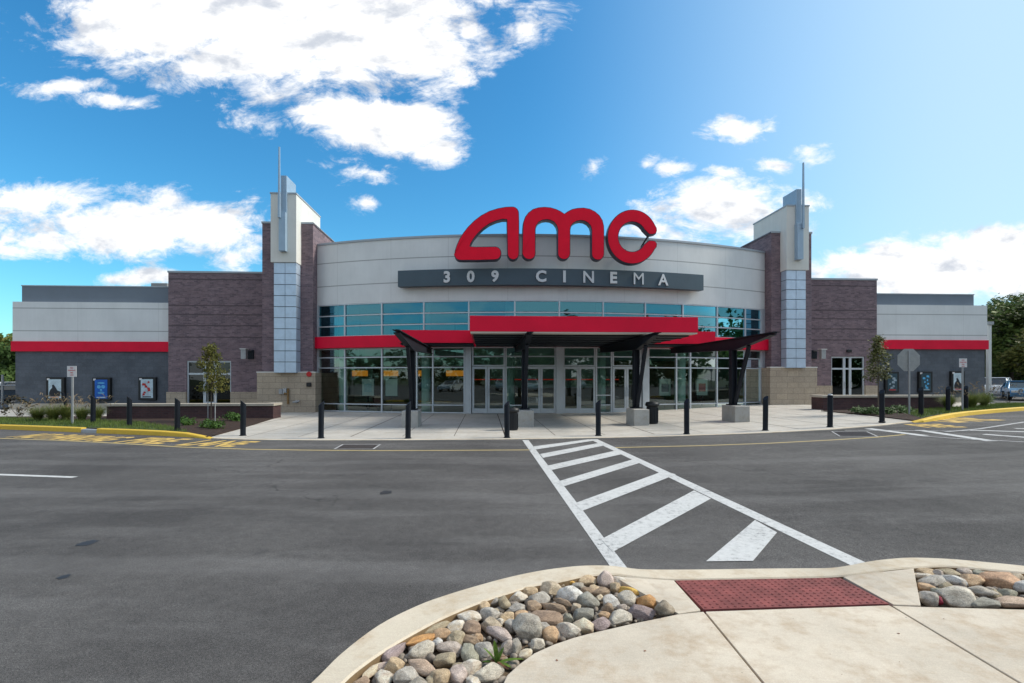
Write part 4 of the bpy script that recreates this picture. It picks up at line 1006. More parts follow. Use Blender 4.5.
for nm, PTS in (('letter', LA), ('letter', LMm), ('letter', LC)):
    PTS = clean(PTS)
    c = (sum(p[0] for p in PTS)/len(PTS), sum(p[1] for p in PTS)/len(PTS))
    front_ = [let(p, VL-.32) for p in PTS]
    mb = MB(); mb.prism(front_, lambda p, k: (p[0], VL-.30+.36*k, p[1])); lo_ = mb.build('letter', 'dark_return', t)
    # inset red face, standing 25 mm proud of the return
    n = len(front_); ins = []
    area = sum(front_[i][0]*front_[(i+1) % n][1]-front_[(i+1) % n][0]*front_[i][1] for i in range(n))
    sgn = 1 if area > 0 else -1
    for i in range(n):
        a, b, c_ = Vector(front_[i-1]), Vector(front_[i]), Vector(front_[(i+1) % n]); d1 = (b-a).normalized(); d2 = (c_-b).normalized(); dd = (d1+d2).normalized()
        ins.append((b.x-dd.y*.035*sgn, b.y+dd.x*.035*sgn))
    mb = MB(); mb.prism(ins, lambda p, k: (p[0], VL-.335+.034*k, p[1])); mb.build('face', 'red_sign_face', lo_)
# supports
mb = MB()
for px_, py_ in ((480,250),(530,250),(560,250),(600,250),(625,250),(648,236)):
    tt = T(px_); s = VL/(cT-tt*sT); uu = s*(tt*cT+sT); zz_ = H+(HY-py_)/F*s
    mb.bar((uu, VL-.02, zz_), (uu, 24.6, min(zz_, 8.3)), .06, .06)
mb.build('support_bracket', 'black_steel', t)
mb = MB(); tt = T(648.6); s = VL/(cT-tt*sT); uu = s*(tt*cT+sT); mb.tube([(uu, VL, 8.0+.55), (uu-.05, VL, 8.0+.3), (uu, VL, 8.0+.05)], .025, 6); mb.build('conduit', 'galvanised', t)

t = thing('name_sign', 'long dark slate name board reading 309 CINEMA in spaced white capitals', 'sign', (UA, 24.0, 6.2), inframe=True)
u0_, u1_ = -4.12, 10.95
mb = MB(); arcwall(mb, u0_, u1_, 6.2, 6.98, .5, .12, 40); mb.build('board', 'sign_slate', t)
mb = MB()
for i in range(8): uu = u0_+.6+(u1_-u0_-1.2)*i/7; a = arc_off(uu, .14); b = arc_off(uu, -.02); mb.bar((*a, 6.6), (*b, 6.6), .08, .08)
mb.build('bracket', 'black_steel', t)
for ch, px in (('3',447),('0',470.8),('9',495),('C',541),('I',564.3),('N',588.4),('E',613.4),('M',638.3),('A',662.8)):
    uu = arc_px(px)
    for _ in range(5):
        vv_ = arc_off(uu, .5)[1]; uu = at_v(px, vv_)
    a_ = math.asin((uu-UB)/RA); v_, f_ = textpoly(ch, .80, .03, {'M': 0, 'N': .012, 'A': .016}.get(ch, .03))
    ymid = (min(p[1] for p in v_)+max(p[1] for p in v_))/2; xm_ = (min(p[0] for p in v_)+max(p[0] for p in v_))/2; wd_ = .56/(max(p[1] for p in v_)-min(p[1] for p in v_))
    cs_, sn_ = math.cos(a_), math.sin(a_); vs = []
    pc = arc_off(uu-math.sin(a_)*.5, .535)
    for p in v_:
        x = (p[0]-xm_)*wd_; vs.append((pc[0]+x*cs_+p[2]*sn_*-1, pc[1]+x*sn_+p[2]*cs_*-1, 6.6+(p[1]-ymid)*wd_))
    mb = MB(); mb.add(vs, f_); mb.build('letter', 'letter_white', t)

# canopy ------------------------------------------------------------
t = thing('entrance_canopy', 'stepped red and black steel entrance canopy on four columns over the doors', 'canopy', (3.45, 18.2, 0), inframe=True)
gc = lambda u_, v_: gz(W(u_, v_).x)
c0, c1, cf, cbk = -.52, 7.53, 17.3, 22.6
mb = MB(); mb.box(c0, c1, cf, cf+.1, 3.36, 3.9); mb.box(c0, c0+.1, cf+.1, 24.0, 3.36, 3.9); mb.box(c1-.1, c1, cf+.1, 24.0, 3.36, 3.9); fa = mb.build('fascia', 'red_metal', t, bevel=.006)
mb = MB(); mb.box(c0+.02, c1-.02, cf+.02, cf+.55, 3.31, 3.359); mb.build('soffit_edge', 'cream_soffit', t)
mb = MB(); mb.box(c0+.1, c1-.1, cf+.55, 24.0, 3.26, 3.335); mb.build('roof_deck', 'black_steel', t)
for vv_ in (18.6, 19.7, 20.8, 21.9): mb = MB(); mb.box(c0+.1, c1-.1, vv_-.05, vv_+.05, 3.235, 3.259); mb.build('purlin', 'black_steel', t)
w0, w1 = -3.89, 10.65
for a_, b_, e_ in ((w0, c0-.002, w0), (c1+.002, w1, w1-.1)):
    mb = MB(); mb.box(a_, b_, 22.6, 22.7, 3.34, 3.9); mb.box(e_, e_+.1, 22.68, 24.9, 3.342, 3.898); mb.build('wing_fascia', 'red_metal', t)
    mb = MB(); mb.box(max(a_, w0+.1), min(b_, w1-.1), 22.72, 24.2, 3.25, 3.335); mb.build('wing_deck', 'black_steel', t)
for uu, vt in ((-2.62, 14.9), (1.45, 15.9), (5.6, 15.9), (9.3, 15.5)):
    g = gc(uu, 18.2); zt = 3.17 if uu in (-2.62,) else 3.22
    vb_ = arc_v(uu)-.35
    mb = MB(); prof = [(vt, zt-.05), (vt+.15, zt-.06), (18.0, zt-.42), (vb_, zt-.22), (vb_, zt-.012), (vt, zt-.012)]
    mb.prism(prof, lambda p, k: (uu-.02+.04*k, p[0], p[1]))
    mb.bar((uu, vt-.02, zt), (uu, vb_, zt), .2, .025)
    mb.bar((uu, vt+.15, zt-.07), (uu, 18.0, zt-.43), .2, .025); mb.bar((uu, 18.0, zt-.43), (uu, vb_, zt-.23), .2, .025)
    if uu in (-2.62, 9.3): mb.box(uu-.05, uu+.05, 22.6, 22.7, zt+.012, 3.249)
    else: mb.box(uu-.06, uu+.06, 18.0, 18.2, zt+.012, 3.258)
    bm_ = mb.build('beam', 'black_steel', t)
    mb = MB(); hw = .1
    mb.box(uu-hw, uu+hw, 18.30-.012, 18.30+.012, g+.64, zt-.42); mb.box(uu-hw, uu-hw+.022, 18.18, 18.42, g+.64, zt-.40); mb.box(uu+hw-.022, uu+hw, 18.18, 18.42, g+.64, zt-.40)
    mb.box(uu-.17, uu+.17, 18.05, 18.5, g+.60, g+.64); mb.build('column', 'black_steel', t)
    mb = MB(); mb.bar((uu, 18.15, g+.64), (uu, 17.15, zt-.33), .11, .11); mb.build('strut', 'black_steel', t)
    mb = MB(); mb.box(uu-.28, uu+.28, 17.6, 18.62, g-.05, g+.6); mb.build('concrete_base', 'concrete_block', t, bevel=.02)

# planters -----------------------------------------------------------
for (u0, u1, lab) in ((-15.8, -9.0, 'low dark brick planter wall with pale cap, left of the plaza'), (15.25, 21.4, 'low dark brick planter wall with pale cap, right of the plaza')):
    g0 = gc(u0, 22); g1 = gc(u1, 22); g = min(g0, g1)
    t = thing('planter_wall', lab, 'planter', ((u0+u1)/2, 22, g), inframe=True)
    top = max(g0, g1)+.56 if u0 < 0 else max(g0, g1)+.56
    mb = MB(); mb.box(u0, u1, 21.8, 22.15, g-.1, top); 
    if u0 < 0: mb.box(u1-.35, u1, 22.15, 22.6, g-.1, top)
    else: mb.box(u0, u0+.35, 22.15, 22.6, g-.1, top)
    mb.build('brick_wall', 'dark_planter_brick', t)
    mb = MB(); mb.box(u0-.05, u1+.05, 21.74, 22.21, top+.002, top+.11)
    if u0 < 0: mb.box(u1-.41, u1+.05, 22.21, 22.65, top+.002, top+.11)
    else: mb.box(u0-.05, u0+.41, 22.21, 22.65, top+.002, top+.11)
    mb.build('cap', 'concrete_cap', t, bevel=.012)
    mb = MB(); mb.box(u0+(.4 if u0 > 0 else 0), u1-(.4 if u0 < 0 else 0), 22.16, 22.55, g-.1, top-.1); mb.build('soil_fill', 'soil', t)

# bollards -----------------------------------------------------------
BO = [(67.5,411.5,'leaning into the ornamental grass by the first poster'),(93,423,'in the grass just right of the left no-parking sign'),(129.3,426.3,'on the left turf below the third poster'),(177.3,430.5,'left of the left sapling'),
 (243,435.5,'in front of the left planter end'),(321,438,'in front of the left tower, by the glass corner'),(408,438.2,'in front of the leftmost concrete column base'),(507,437.6,'left of the crosswalk head'),
 (598.3,435.6,'at the right side of the crosswalk head'),(686.7,434,'between the two right concrete column bases'),(765.3,430.4,'in front of the right tower stone base'),(830,427,'with a pale cap put in for its lit top face, at the right planter end'),
 (882,421.8,'beside the right sapling'),(921,415.7,'just right of the octagonal sign'),(948,412,'left of the right no-parking sign'),(966,409.5,'hidden behind the right no-parking sign post')]
proto = None
for i, (px, py, tx) in enumerate(BO):
    p = G(px, py, .02 if 207 < px < 840 else .05)
    if proto is None:
        mb = MB(); n = 20; r = .078; vs = []; h0 = 1.0
        for z_ in (0, 1):
            for k in range(n):
                a = 2*PI*k/n; vs.append((r*math.cos(a), r*math.sin(a), (h0+.06*math.cos(a)+.03*math.sin(a)) if z_ else -.03))
        mb.add(vs, [(k, (k+1) % n, n+(k+1) % n, n+k) for k in range(n)]+[tuple(range(n, 2*n))])
        o = bpy.data.objects.new('bollard', None); COL.objects.link(o); o['_b'] = (0,0,0)
        mb.build('post', 'bollard_black', o, bevel=.006)
        mb = MB(); mb.lathe([(.10,-.02),(.10,.012),(.085,.02)], (0,0), 20); mb.build('base_collar', 'bollard_black', o); proto = o
    else: o = copy_tree(proto)
    o.location = p; o.rotation_euler = (0, R(14) if i == 0 else R(random.uniform(-.7,.7)), PI if i < 5 else 0)
    tag(o, 'black bollard '+tx, 'bollard', 'bollards along the plaza edge')
# pale cap put in for the lit top face of one bollard
mb = MB(); p = G(830, 427, .02); mb.lathe([(.079,1.0),(.06,1.03),(.02,1.045)], (0,0), 16)
o = [x for x in bpy.data.objects if x.get('label', '').startswith('black bollard with a pale')][0]
c_ = mb.build('lit_top_cap', 'galvanised', o)

# trash bins -----------------------------------------------------------
for (px, py, lab) in ((652.3,423.6,'black round trash bin with flared rim right of a concrete column base'), (513,430.0,'black round trash bin partly hidden between bollard and concrete column base')):
    p = G(px, py, .02); t = thing('trash_bin', lab, 'trash bin', p)
    mb = MB(); mb.lathe([(.19,0),(.20,.02),(.20,.62),(.18,.64)], (0,0), 24); mb.build('body', 'black_plastic', t, smooth=False)
    mb = MB(); mb.lathe([(.20,.63),(.25,.66),(.26,.72),(.22,.80),(.13,.81),(.12,.74)], (0,0), 24); mb.build('rim_lid', 'black_plastic', t, smooth=True)
    mb = MB()
    for k in range(18): a = 2*PI*k/18; mb.box(math.cos(a)*.205-.008, math.cos(a)*.205+.008, math.sin(a)*.205-.008, math.sin(a)*.205+.008, .05, .6)
    mb.build('slats', 'black_steel', t)
    if px < 600: t.scale = (.8, .8, .92)

# poster cases -----------------------------------------------------------
def poster(px0, px1, yc, mats, lab, kind):
    v0 = 28.99; u0, u1 = at_v(px0, 28.8), at_v(px1, 28.8); uc = (u0+u1)/2; w_ = max(.85, (u1-u0)*.96); s = v0/(cT-T((px0+px1)/2)*sT); zc = H+(HY-yc)/F*s; h_ = 1.27
    t = thing('poster_case', lab, 'poster case', (uc, v0, zc-h_/2), inframe=True, group='poster cases on the grey wings')
    mb = MB(); mb.box(uc-w_/2, uc+w_/2, v0-.16, v0-.002, zc-h_/2, zc+h_/2); mb.build('frame', 'black_plastic', t, bevel=.01)
    pw, ph = w_*.70, h_*.82; x0 = uc-pw/2; z0 = zc-ph/2
    mb = MB(); mb.box(x0, x0+pw, v0-.168, v0-.161, z0, z0+ph); ps = mb.build('poster', mats[0], t)
    mb = MB()
    rgp = random.Random(int(px0))
    if kind == 'figure':
        P_ = [(.05,.1),(.95,.1),(.95,.35),(.7,.42),(.55,.6),(.4,.72),(.28,.7),(.3,.55),(.15,.45),(.05,.3)]
        mb.prism([(x0+pw*a, z0+ph*b) for a, b in P_], lambda p, k: (p[0], v0-.171+.0028*k, p[1]))
    elif kind == 'face':
        for cx_, cz_, rx, rz in ((.33,.62,.16,.09),(.67,.62,.16,.09),(.5,.3,.28,.06),(.5,.45,.09,.07),(.5,.82,.3,.05)):
            mb.prism([(x0+pw*(cx_+rx*math.cos(a*PI/8)), z0+ph*(cz_+rz*math.sin(a*PI/8))) for a in range(16)], lambda p, k: (p[0], v0-.171+.0028*k, p[1]))
    else:
        for k_ in range(7):
            a = rgp.uniform(.08,.6); b = .12+.11*k_; ww = rgp.uniform(.15,.35)
            mb.prism([(x0+pw*a, z0+ph*b), (x0+pw*(a+ww), z0+ph*(b+rgp.uniform(-.03,.03))), (x0+pw*(a+ww*.9), z0+ph*(b+.1)), (x0+pw*(a+.05), z0+ph*(b+.12))], lambda p, k: (p[0], v0-.171-.0004*k_+.0028*k, p[1]))
    mb.build('artwork', mats[1], ps)
    mb = MB(); mb.box(x0+pw*.15, x0+pw*.85, v0-.1735, v0-.1705, z0+ph*.03, z0+ph*.085); mb.build('credit_strip', mats[2], ps)
    mb = MB(); mb.box(uc-w_/2+.06, uc-w_/2+.19, v0-.166, v0-.161, zc+h_/2-.16, zc+h_/2-.06); mb.build('corner_badge', 'sign_white', t)
for nm, c in (('art_pale', (.42,.52,.58)), ('art_black', (.02,.022,.03)), ('art_blue', (.01,.10,.42)), ('art_skyblue', (.10,.38,.65)), ('art_red', (.42,.03,.03)), ('art_dark', (.03,.06,.08)), ('art_steel', (.25,.32,.38)), ('art_orange', (.5,.22,.1))):
    mottled(nm, c, .3, 3, .3, 20)
poster(45,63.8,388.7,('art_pale','art_black','art_orange'),'leftmost poster case, pale sky poster with a dark leaning shape','figure')
poster(91.4,110,389,('art_blue','art_skyblue','art_pale'),'second poster case from left, bright blue poster with pale patches','face')
poster(137.5,155.6,388.5,('art_pale','art_red','art_black'),'third poster case from left, white poster with red blocks','blocks')
poster(885.8,899.8,382.2,('art_dark','art_steel','art_red'),'poster case right of the right sapling, dark poster with steel grey figure','blocks')
poster(919.7,933.2,382,('art_dark','art_skyblue','art_steel'),'middle poster case on the right wing, dark teal poster','blocks')
poster(951.8,965.6,381.6,('art_pale','art_black','art_red'),'rightmost poster case, pale poster with black splash, behind the sign post','figure')

# wall lights -----------------------------------------------------------
for (px, sg, lab) in ((251, -1, 'boxy wall light on the left brick block beside the tower'), (813.5, 1, 'boxy wall light on the right brick block beside the tower')):
    v0 = 28.5; uu = at_v(px, v0); s = v0/(cT-T(px)*sT); zc = H+(HY-354.5)/F*s
    t = thing('wall_light', lab, 'wall light', (uu, v0, zc), inframe=True, group='boxy wall lights on the brick blocks')
    mb = MB(); mb.box(uu-.17, uu+.17, v0-.08, v0-.002, zc-.25, zc+.25); mb.build('back_box', 'black_steel', t, bevel=.01)
    mb = MB(); mb.box(uu-.05, uu+.05, v0-.62, v0-.08, zc+.18, zc+.22); mb.build('arm', 'galvanised', t)
    mb = MB(); mb.box(uu-.17, uu+.17, v0-.95, v0-.62, zc+.24, zc+.28); mb.build('lamp_cap', 'lamp_pole_white', t)
    mb = MB(); mb.box(uu-.13, uu+.13, v0-.9, v0-.66, zc-.28, zc+.24); mb.build('lamp_body', 'galvanised', t, bevel=.01)
# camera dome over right exit door
uu = at_v(848.5, 28.5); mb = MB(); mb.box(uu-.14, uu+.14, 28.40, 28.498, 3.27, 3.43); o = mb.build('exit_light', 'black_plastic', base=(uu, 28.5, 3.27), rot=TH, bevel=.01); tag(o, 'small black exit light above the right exit doors', 'exit light')
# fittings on the left stone base
v0 = 26.06-.32
def fit(px, py): tt = T(px); s = v0/(cT-tt*sT); return (s*(tt*cT+sT), H+(HY-py)/F*s)
uu, zz_ = fit(309.3, 374.2); mb = MB(); mb.prism([(uu+.13*math.cos(k*PI/8), zz_+.13*math.sin(k*PI/8)) for k in range(16)], lambda p, k: (p[0], v0-.08+.078*k, p[1]))
tag(mb.build('alarm_bell', 'alarm_red', base=(uu, v0, zz_), rot=TH, bevel=.015), 'round red alarm bell on the left tower stone base', 'alarm bell')
uu, zz_ = fit(309.3, 384.6); mb = MB(); mb.box(uu-.11, uu+.11, v0-.12, v0-.002, zz_-.1, zz_+.1); tag(mb.build('speaker_box', 'black_plastic', base=(uu, v0, zz_), rot=TH, bevel=.015), 'small black box under the red alarm bell', 'box')
t_u, t_z = fit(284, 391.5)
t = thing('fire_hose_connection', 'grey boxed fire hose connection with brass pipe on left stone base', 'hose connection', (t_u, v0, t_z), inframe=True)
mb = MB(); mb.box(t_u-.22, t_u-.06, v0-.1, v0-.002, t_z-.12, t_z+.12); mb.box(t_u-.02, t_u+.16, v0-.13, v0-.002, t_z-.13, t_z+.16); mb.build('box', 'galvanised', t, bevel=.01)
mb = MB(); mb.tube([(t_u+.22, v0-.06, t_z+.16), (t_u+.22, v0-.06, t_z-.62)], .05, 10); mb.tube([(t_u+.22, v0-.06, t_z-.1), (t_u+.05, v0-.16, t_z-.1)], .045, 10); mb.build('pipe', 'brass_pipe', t)
uu, zz_ = fit(297, 401.5); mb = MB(); mb.tube([(uu, v0, zz_), (uu, v0-.14, zz_)], .07, 12); mb.tube([(uu-.16, v0-.12, zz_-.03), (uu+.16, v0-.12, zz_+.03)], .045, 10); tag(mb.build('standpipe', 'galvanised', base=(uu, v0, zz_), rot=TH), 'low twin inlet standpipe on left stone base', 'standpipe')

# lobby lamps and posters -----------------------------------------------
for px, rad, lab in ((360,.42,'between the first two mullions'),(391,.40,'left of the outermost left column'),(419.5,.28,'right of the outermost left column'),(455,.50,'nearest the entrance doors')):
    vv_ = 28.2; uu = at_v(px, vv_); s = vv_/(cT-T(px)*sT); zc = H+(HY-373.6)/F*s
    t = thing('pendant_lamp', 'lit orange drum pendant seen through the glass, '+lab, 'pendant lamp', (uu, vv_, zc), inframe=True, group='orange pendants in the lobby')
    mb = MB(); mb.lathe([(rad,zc-.14),(rad,zc+.17)], (uu, vv_), 28); mb.build('lamp_shade', 'orange_shade', t)
    mb = MB(); mb.tube([(uu, vv_, zc+.17), (uu, vv_, 5.6)], .012, 6); mb.build('cord', 'black_plastic', t)
for px, lab, mat in ((368,'pale notice board standing inside the left glass, under the first pendant','art_pale'),(391.5,'pale notice board inside the glass beside the leftmost column','sign_white'),(702,'pale and red notice board inside the right glass','art_red'),(665,'dark notice board inside the right glass','art_dark')):
    vv_ = arc_v(at_v(px, 26))+1.6; uu = at_v(px, vv_); 
    t = thing('notice_board', lab, 'notice board', (uu, vv_, .005), inframe=True)
    mb = MB(); mb.box(uu-.36, uu+.36, vv_, vv_+.05, .75, 1.75); mb.build('frame', 'black_plastic', t)
    mb = MB(); mb.box(uu-.31, uu+.31, vv_-.012, vv_-.002, .8, 1.7); mb.build('sheet', 'sign_white', t)
    mb = MB(); mb.box(uu-.2, uu+.2, vv_-.018, vv_-.0125, 1.0, 1.45); mb.build('picture', mat, t)
    mb = MB(); mb.box(uu-.03, uu+.03, vv_+.01, vv_+.04, .03, .75); mb.box(uu-.3, uu+.3, vv_-.15, vv_+.2, .006, .03); mb.build('stand', 'black_plastic', t)
for px, w_, lab in ((352,2.0,'low dark bench inside the left glass corner'),(395,2.2,'low dark bench inside glass behind the leftmost column'),(664,1.8,'low dark bench inside glass right of the doors'),(730,1.8,'low dark bench inside the right glass corner')):
    vv_ = arc_v(at_v(px, 26))+1.0; uu = at_v(px, vv_); t = thing('bench', lab, 'bench', (uu, vv_, .005), inframe=True)
    mb = MB(); mb.box(uu-w_/2, uu+w_/2, vv_, vv_+.5, .36, .46); mb.build('seat', 'interior_wood', t, bevel=.02)
    for sg in (-1, 1): mb = MB(); mb.box(uu+sg*w_*.4-.04, uu+sg*w_*.4+.04, vv_+.05, vv_+.45, .006, .36); mb.build('leg', 'black_plastic', t)
# counter behind the doors; glowing red strip added for the reflected line of signs
t = thing('concession_counter', 'long dark counter and glowing red strip for reflected signs deep inside behind the doors', 'counter', (4, 33, .005), inframe=True)
mb = MB(); mb.box(-1, 9, 32.6, 33.4, .006, 1.1); mb.build('body', 'interior_wood', t)
emit('red_strip', (1, .04, .02), .12, (.4,.02,.02)); mb = MB(); mb.box(-1, 9, 33.2, 33.25, 1.62, 1.68); mb.build('reflected_strip', 'red_strip', t)

# signs on posts ----------------------------------------------------------
def flat_text(txt, cx_, cz_, h_, wmax, y, mat, par, name='lettering'):
    v_, f_ = textpoly(txt, 1, 0, .03); x0 = min(p[0] for p in v_); x1 = max(p[0] for p in v_); y0 = min(p[1] for p in v_); y1 = max(p[1] for p in v_)
    k = min(h_/(y1-y0), wmax/(x1-x0)); mb = MB(); mb.add([(cx_+(p[0]-(x0+x1)/2)*k, y, cz_+(p[1]-(y0+y1)/2)*(h_/(y1-y0))) for p in v_], f_); return mb.build(name, mat, par)
for px, py, yt, lab in ((72.4,424.3,366,'white NO PARKING FIRE LANE sign on grey post in left grass bed'), (962.5,411,358.5,'white NO PARKING FIRE LANE sign on grey post in right grass bed')):
    p = G(px, py, .05); t = thing('parking_sign', lab, 'sign', p, group='no parking signs on posts'); top = H+(HY-yt)/F*p.y-p.z
    wp = .17 if px < 500 else .165; hp = .20 if px < 500 else .185
    mb = MB(); mb.box(-.03,.03,-.02,.02,-.05,top-.02); mb.build('post', 'galvanised', t)
    mb = MB(); mb.box(-wp,wp,-.03,-.021,top-hp*2,top); mb.build('plate', 'sign_white', t)
    for tx, z_, h_, mt in (('NO', top-.07, .055, 'sign_red'), ('PARKING', top-.16, .05, 'sign_red'), ('FIRE', top-.25, .045, 'sign_red'), ('LANE', top-.33, .04, 'sign_red')):
        flat_text(tx, 0, z_, h_, wp*1.8, -.0315, mt, t)
p = G(909, 414, .05); t = thing('traffic_sign', 'bare grey back of an octagonal traffic sign on a thin post', 'sign', p); cz = H+(HY-360)/F*p.y-p.z; r = 11.2/F*p.y
mb = MB(); mb.box(-.03,.03,-.03,.01,-.05,cz+r*.8); mb.build('post', 'galvanised', t)
mb = MB(); mb.prism([(r*1.08*math.cos(R(22.5+45*k)), cz+r*1.08*math.sin(R(22.5+45*k))) for k in range(8)], lambda p, k: (p[0], .012+.006*k, p[1])); mb.build('plate', 'sign_back', t)
mb = MB(); mb.prism([(r*1.06*math.cos(R(22.5+45*k)), cz+r*1.06*math.sin(R(22.5+45*k))) for k in range(8)], lambda p, k: (p[0], .0185+.001*k, p[1])); mb.build('face', 'sign_red', t)
# white pole at right end of the building
p = Vector((T(988.7)*33, 33, .1)); t = thing('light_pole', 'plain white square pole rising beside the right end of the building', 'pole', p)
mb = MB(); mb.box(-.1,.1,-.1,.1,-.1,5.15); mb.build('shaft', 'lamp_pole_white', t, bevel=.01); mb = MB(); mb.box(-.22,.16,-.2,.2,5.15,5.35); mb.build('head', 'galvanised', t, bevel=.01)
p = Vector((T(2.5)*30, 30, 0)); t = thing('utility_post', 'thin grey post with a crossbar at the far left edge', 'post', p)
mb = MB(); mb.tube([(0,0,-.1),(0,0,1.95)], .06, 10); mb.build('post', 'galvanised', t); mb = MB(); mb.tube([(-1.2,0,1.3),(1.2,0,1.3)], .04, 8); mb.build('crossbar', 'galvanised', t)
mb = MB(); u_ = -22.6; mb.box(u_-.55, u_+.55, 36, 37.2, 6.0, 8.35); o = mb.build('rooftop_unit', 'roof_grey', base=(u_, 36, 6.0), rot=TH, bevel=.03)
tag(o, 'grey rooftop ventilation unit just showing behind the left wing', 'rooftop unit')

# vegetation ----------------------------------------------------------
def leafcloud(mb, c, rad, nclump, nleaf, lsz, seed, clr=.28, flat=1.0):
    rs = random.Random(seed); c = Vector(c)
    for _ in range(nclump):
        d_ = Vector((rs.gauss(0,1), rs.gauss(0,1), rs.gauss(0,1))).normalized(); rr = rs.uniform(.35, 1)**.6*(1+.2*noise.noise(d_*2+Vector((seed,0,0))))
        cc2 = Vector((c.x+d_.x*rad[0]*rr, c.y+d_.y*rad[1]*rr, c.z+d_.z*rad[2]*rr)); cr = clr*rs.uniform(.6, 1.3)
        for _ in range(nleaf):
            p = cc2+Vector((rs.gauss(0,.5)*cr, rs.gauss(0,.5)*cr, rs.gauss(0,.4)*cr)); a = Vector((rs.gauss(0,1), rs.gauss(0,1), rs.gauss(0,.7))).normalized(); b = a.orthogonal().normalized(); s_ = lsz*rs.uniform(.6,1.4)
            mb.add([p-a*s_, p+b*s_*.5, p+a*s_, p-b*s_*.5], [(0,1,2,3)])
def tree(name, lab, x, y, h_, rad, mats, seed, group=None, lsz=.16, ncl=130, nl=38, trunk_r=.18, crown0=.25, conif=False):
    rs = random.Random(seed); t = thing(name, lab, 'tree', (x, y, gz(x)-.03 if abs(y) < 40 else 0), group=group)
    mb = MB(); mb.tube([(0,0,-.1),(rs.uniform(-.1,.1),0,h_*.3),(rs.uniform(-.2,.2),.1,h_*.65),(0,0,h_*.92)], [trunk_r,trunk_r*.8,trunk_r*.5,trunk_r*.12], 9)
    for _ in range(12):
        a = rs.uniform(0,6.28); z0 = h_*rs.uniform(crown0, .75); ln = rad*rs.uniform(.5,.9)
        mb.tube([(0,0,z0),(math.cos(a)*ln*.5,math.sin(a)*ln*.5,z0+ln*.3),(math.cos(a)*ln,math.sin(a)*ln,z0+ln*.5)], [trunk_r*.4,trunk_r*.22,.01], 6)
    mb.build('trunk', 'bark', t)
    mb = MB()
    if conif:
        k = 0; z = h_*crown0
        while z < h_*.99:
            f = (z-h_*crown0)/(h_*(1-crown0)); r_ = rad*(1-f)**.8+.1
            for _ in range(int(5+9*(1-f))):
                a = rs.uniform(0,6.28); rr = r_*rs.uniform(.55,1.08); k += 1
                for j in range(4): leafcloud(mb, (math.cos(a)*rr*(j+1)/4, math.sin(a)*rr*(j+1)/4, z-.12*rr*(j+1)/4), (.3,.3,.15), 2, nl//3, lsz, seed*100+k*5+j, .4)
            z += h_*.05
    else:
        for j in range(7):
            a = rs.uniform(0,6.28); q_ = rad*.45*rs.random()
            leafcloud(mb, (math.cos(a)*q_, math.sin(a)*q_, h_*(crown0+.12+(1-crown0)*.62*j/6)), (rad*rs.uniform(.5,.75), rad*rs.uniform(.5,.75), h_*(1-crown0)*.22), ncl//7, nl, lsz, seed*10+j, .55)
    mb.build('crown', mats, t); return t
NT_ = 'trees beyond the ends of the building'
tree('broadleaf_tree', 'tall olive green tree right behind the white pole, reaching the right frame edge', 52, 52, 10.5, 4.2, 'leaf_mid', 1, NT_, .22, 240, 44)
tree('conifer_tree', 'tall dark conifer at the right frame edge', 60.5, 56, 14.2, 4.0, 'leaf_needle', 2, NT_, .20, 200, 40, conif=True)
tree('broadleaf_tree', 'yellowing tree low between the pole and the conifer', 50, 47.5, 7.2, 3.0, 'leaf_olive', 3, NT_, .2, 170, 40)
tree('broadleaf_tree', 'dark bushy tree behind the parked cars on the right', 56, 50, 7.0, 3.6, 'leaf_dark', 4, NT_, .2, 200, 40)
tree('broadleaf_tree', 'dark green tree farthest right behind the others', 64, 66, 12.5, 5, 'leaf_dark', 5, NT_, .25, 260, 44)
tree('broadleaf_tree', 'narrow dark tree immediately right of the building end', 47.6, 55, 9.3, 3.4, 'leaf_dark', 14, NT_, .22, 230, 44)
tree('broadleaf_tree', 'green and yellow tree at the left frame edge behind the dark car', -46.5, 47, 5.6, 3.0, 'leaf_olive', 6, NT_, .18, 170, 40)
tree('broadleaf_tree', 'dark leafy tree at the left building corner', -42.6, 44, 4.8, 2.5, 'leaf_dark', 7, NT_, .18, 170, 40)
tree('broadleaf_tree', 'low dark tree beyond the dark car, at far left edge', -49, 44, 5.0, 3.0, 'leaf_dark', 8, NT_, .18, 170, 40)
# far tree belts: behind the building and round the car park behind the viewer (seen only as reflections)
def belt(name, pts, h0, h1, n, seed, mat):
    rs = random.Random(seed); mb = MB()
    for i in range(n):
        f = rs.random()*(len(pts)-1); k = int(f); a, b = Vector((*pts[k], 0)), Vector((*pts[k+1], 0)); p = a+(b-a)*(f-k)+Vector((rs.uniform(-4,4), rs.uniform(-4,4), 0)); h_ = rs.uniform(h0, h1)
        leafcloud(mb, (p.x, p.y, h_*.5), (3.2, 3.2, h_*.55), 26, 14, .55, seed*1000+i, 1.4)
    tag(mb.build(name, mat), kind='stuff')
belt('woodland', [(-120,60),(-60,95),(0,105),(70,100),(130,50)], 6, 9, 60, 21, 'leaf_dark')
belt('hedge', [(47,64),(60,62),(80,58)], 3.5, 5, 16, 25, 'leaf_dark')
belt('hedge', [(-62,52),(-50,53),(-40,56)], 3, 4, 12, 26, 'leaf_dark')
belt('woodland', [(-90,-10),(-70,-50),(-20,-62),(30,-60)], 6, 9.5, 60, 22, 'leaf_dark')
belt('woodland', [(24,-55),(48,-46),(66,-26),(80,0),(84,30)], 9, 16, 60, 23, 'leaf_dark')
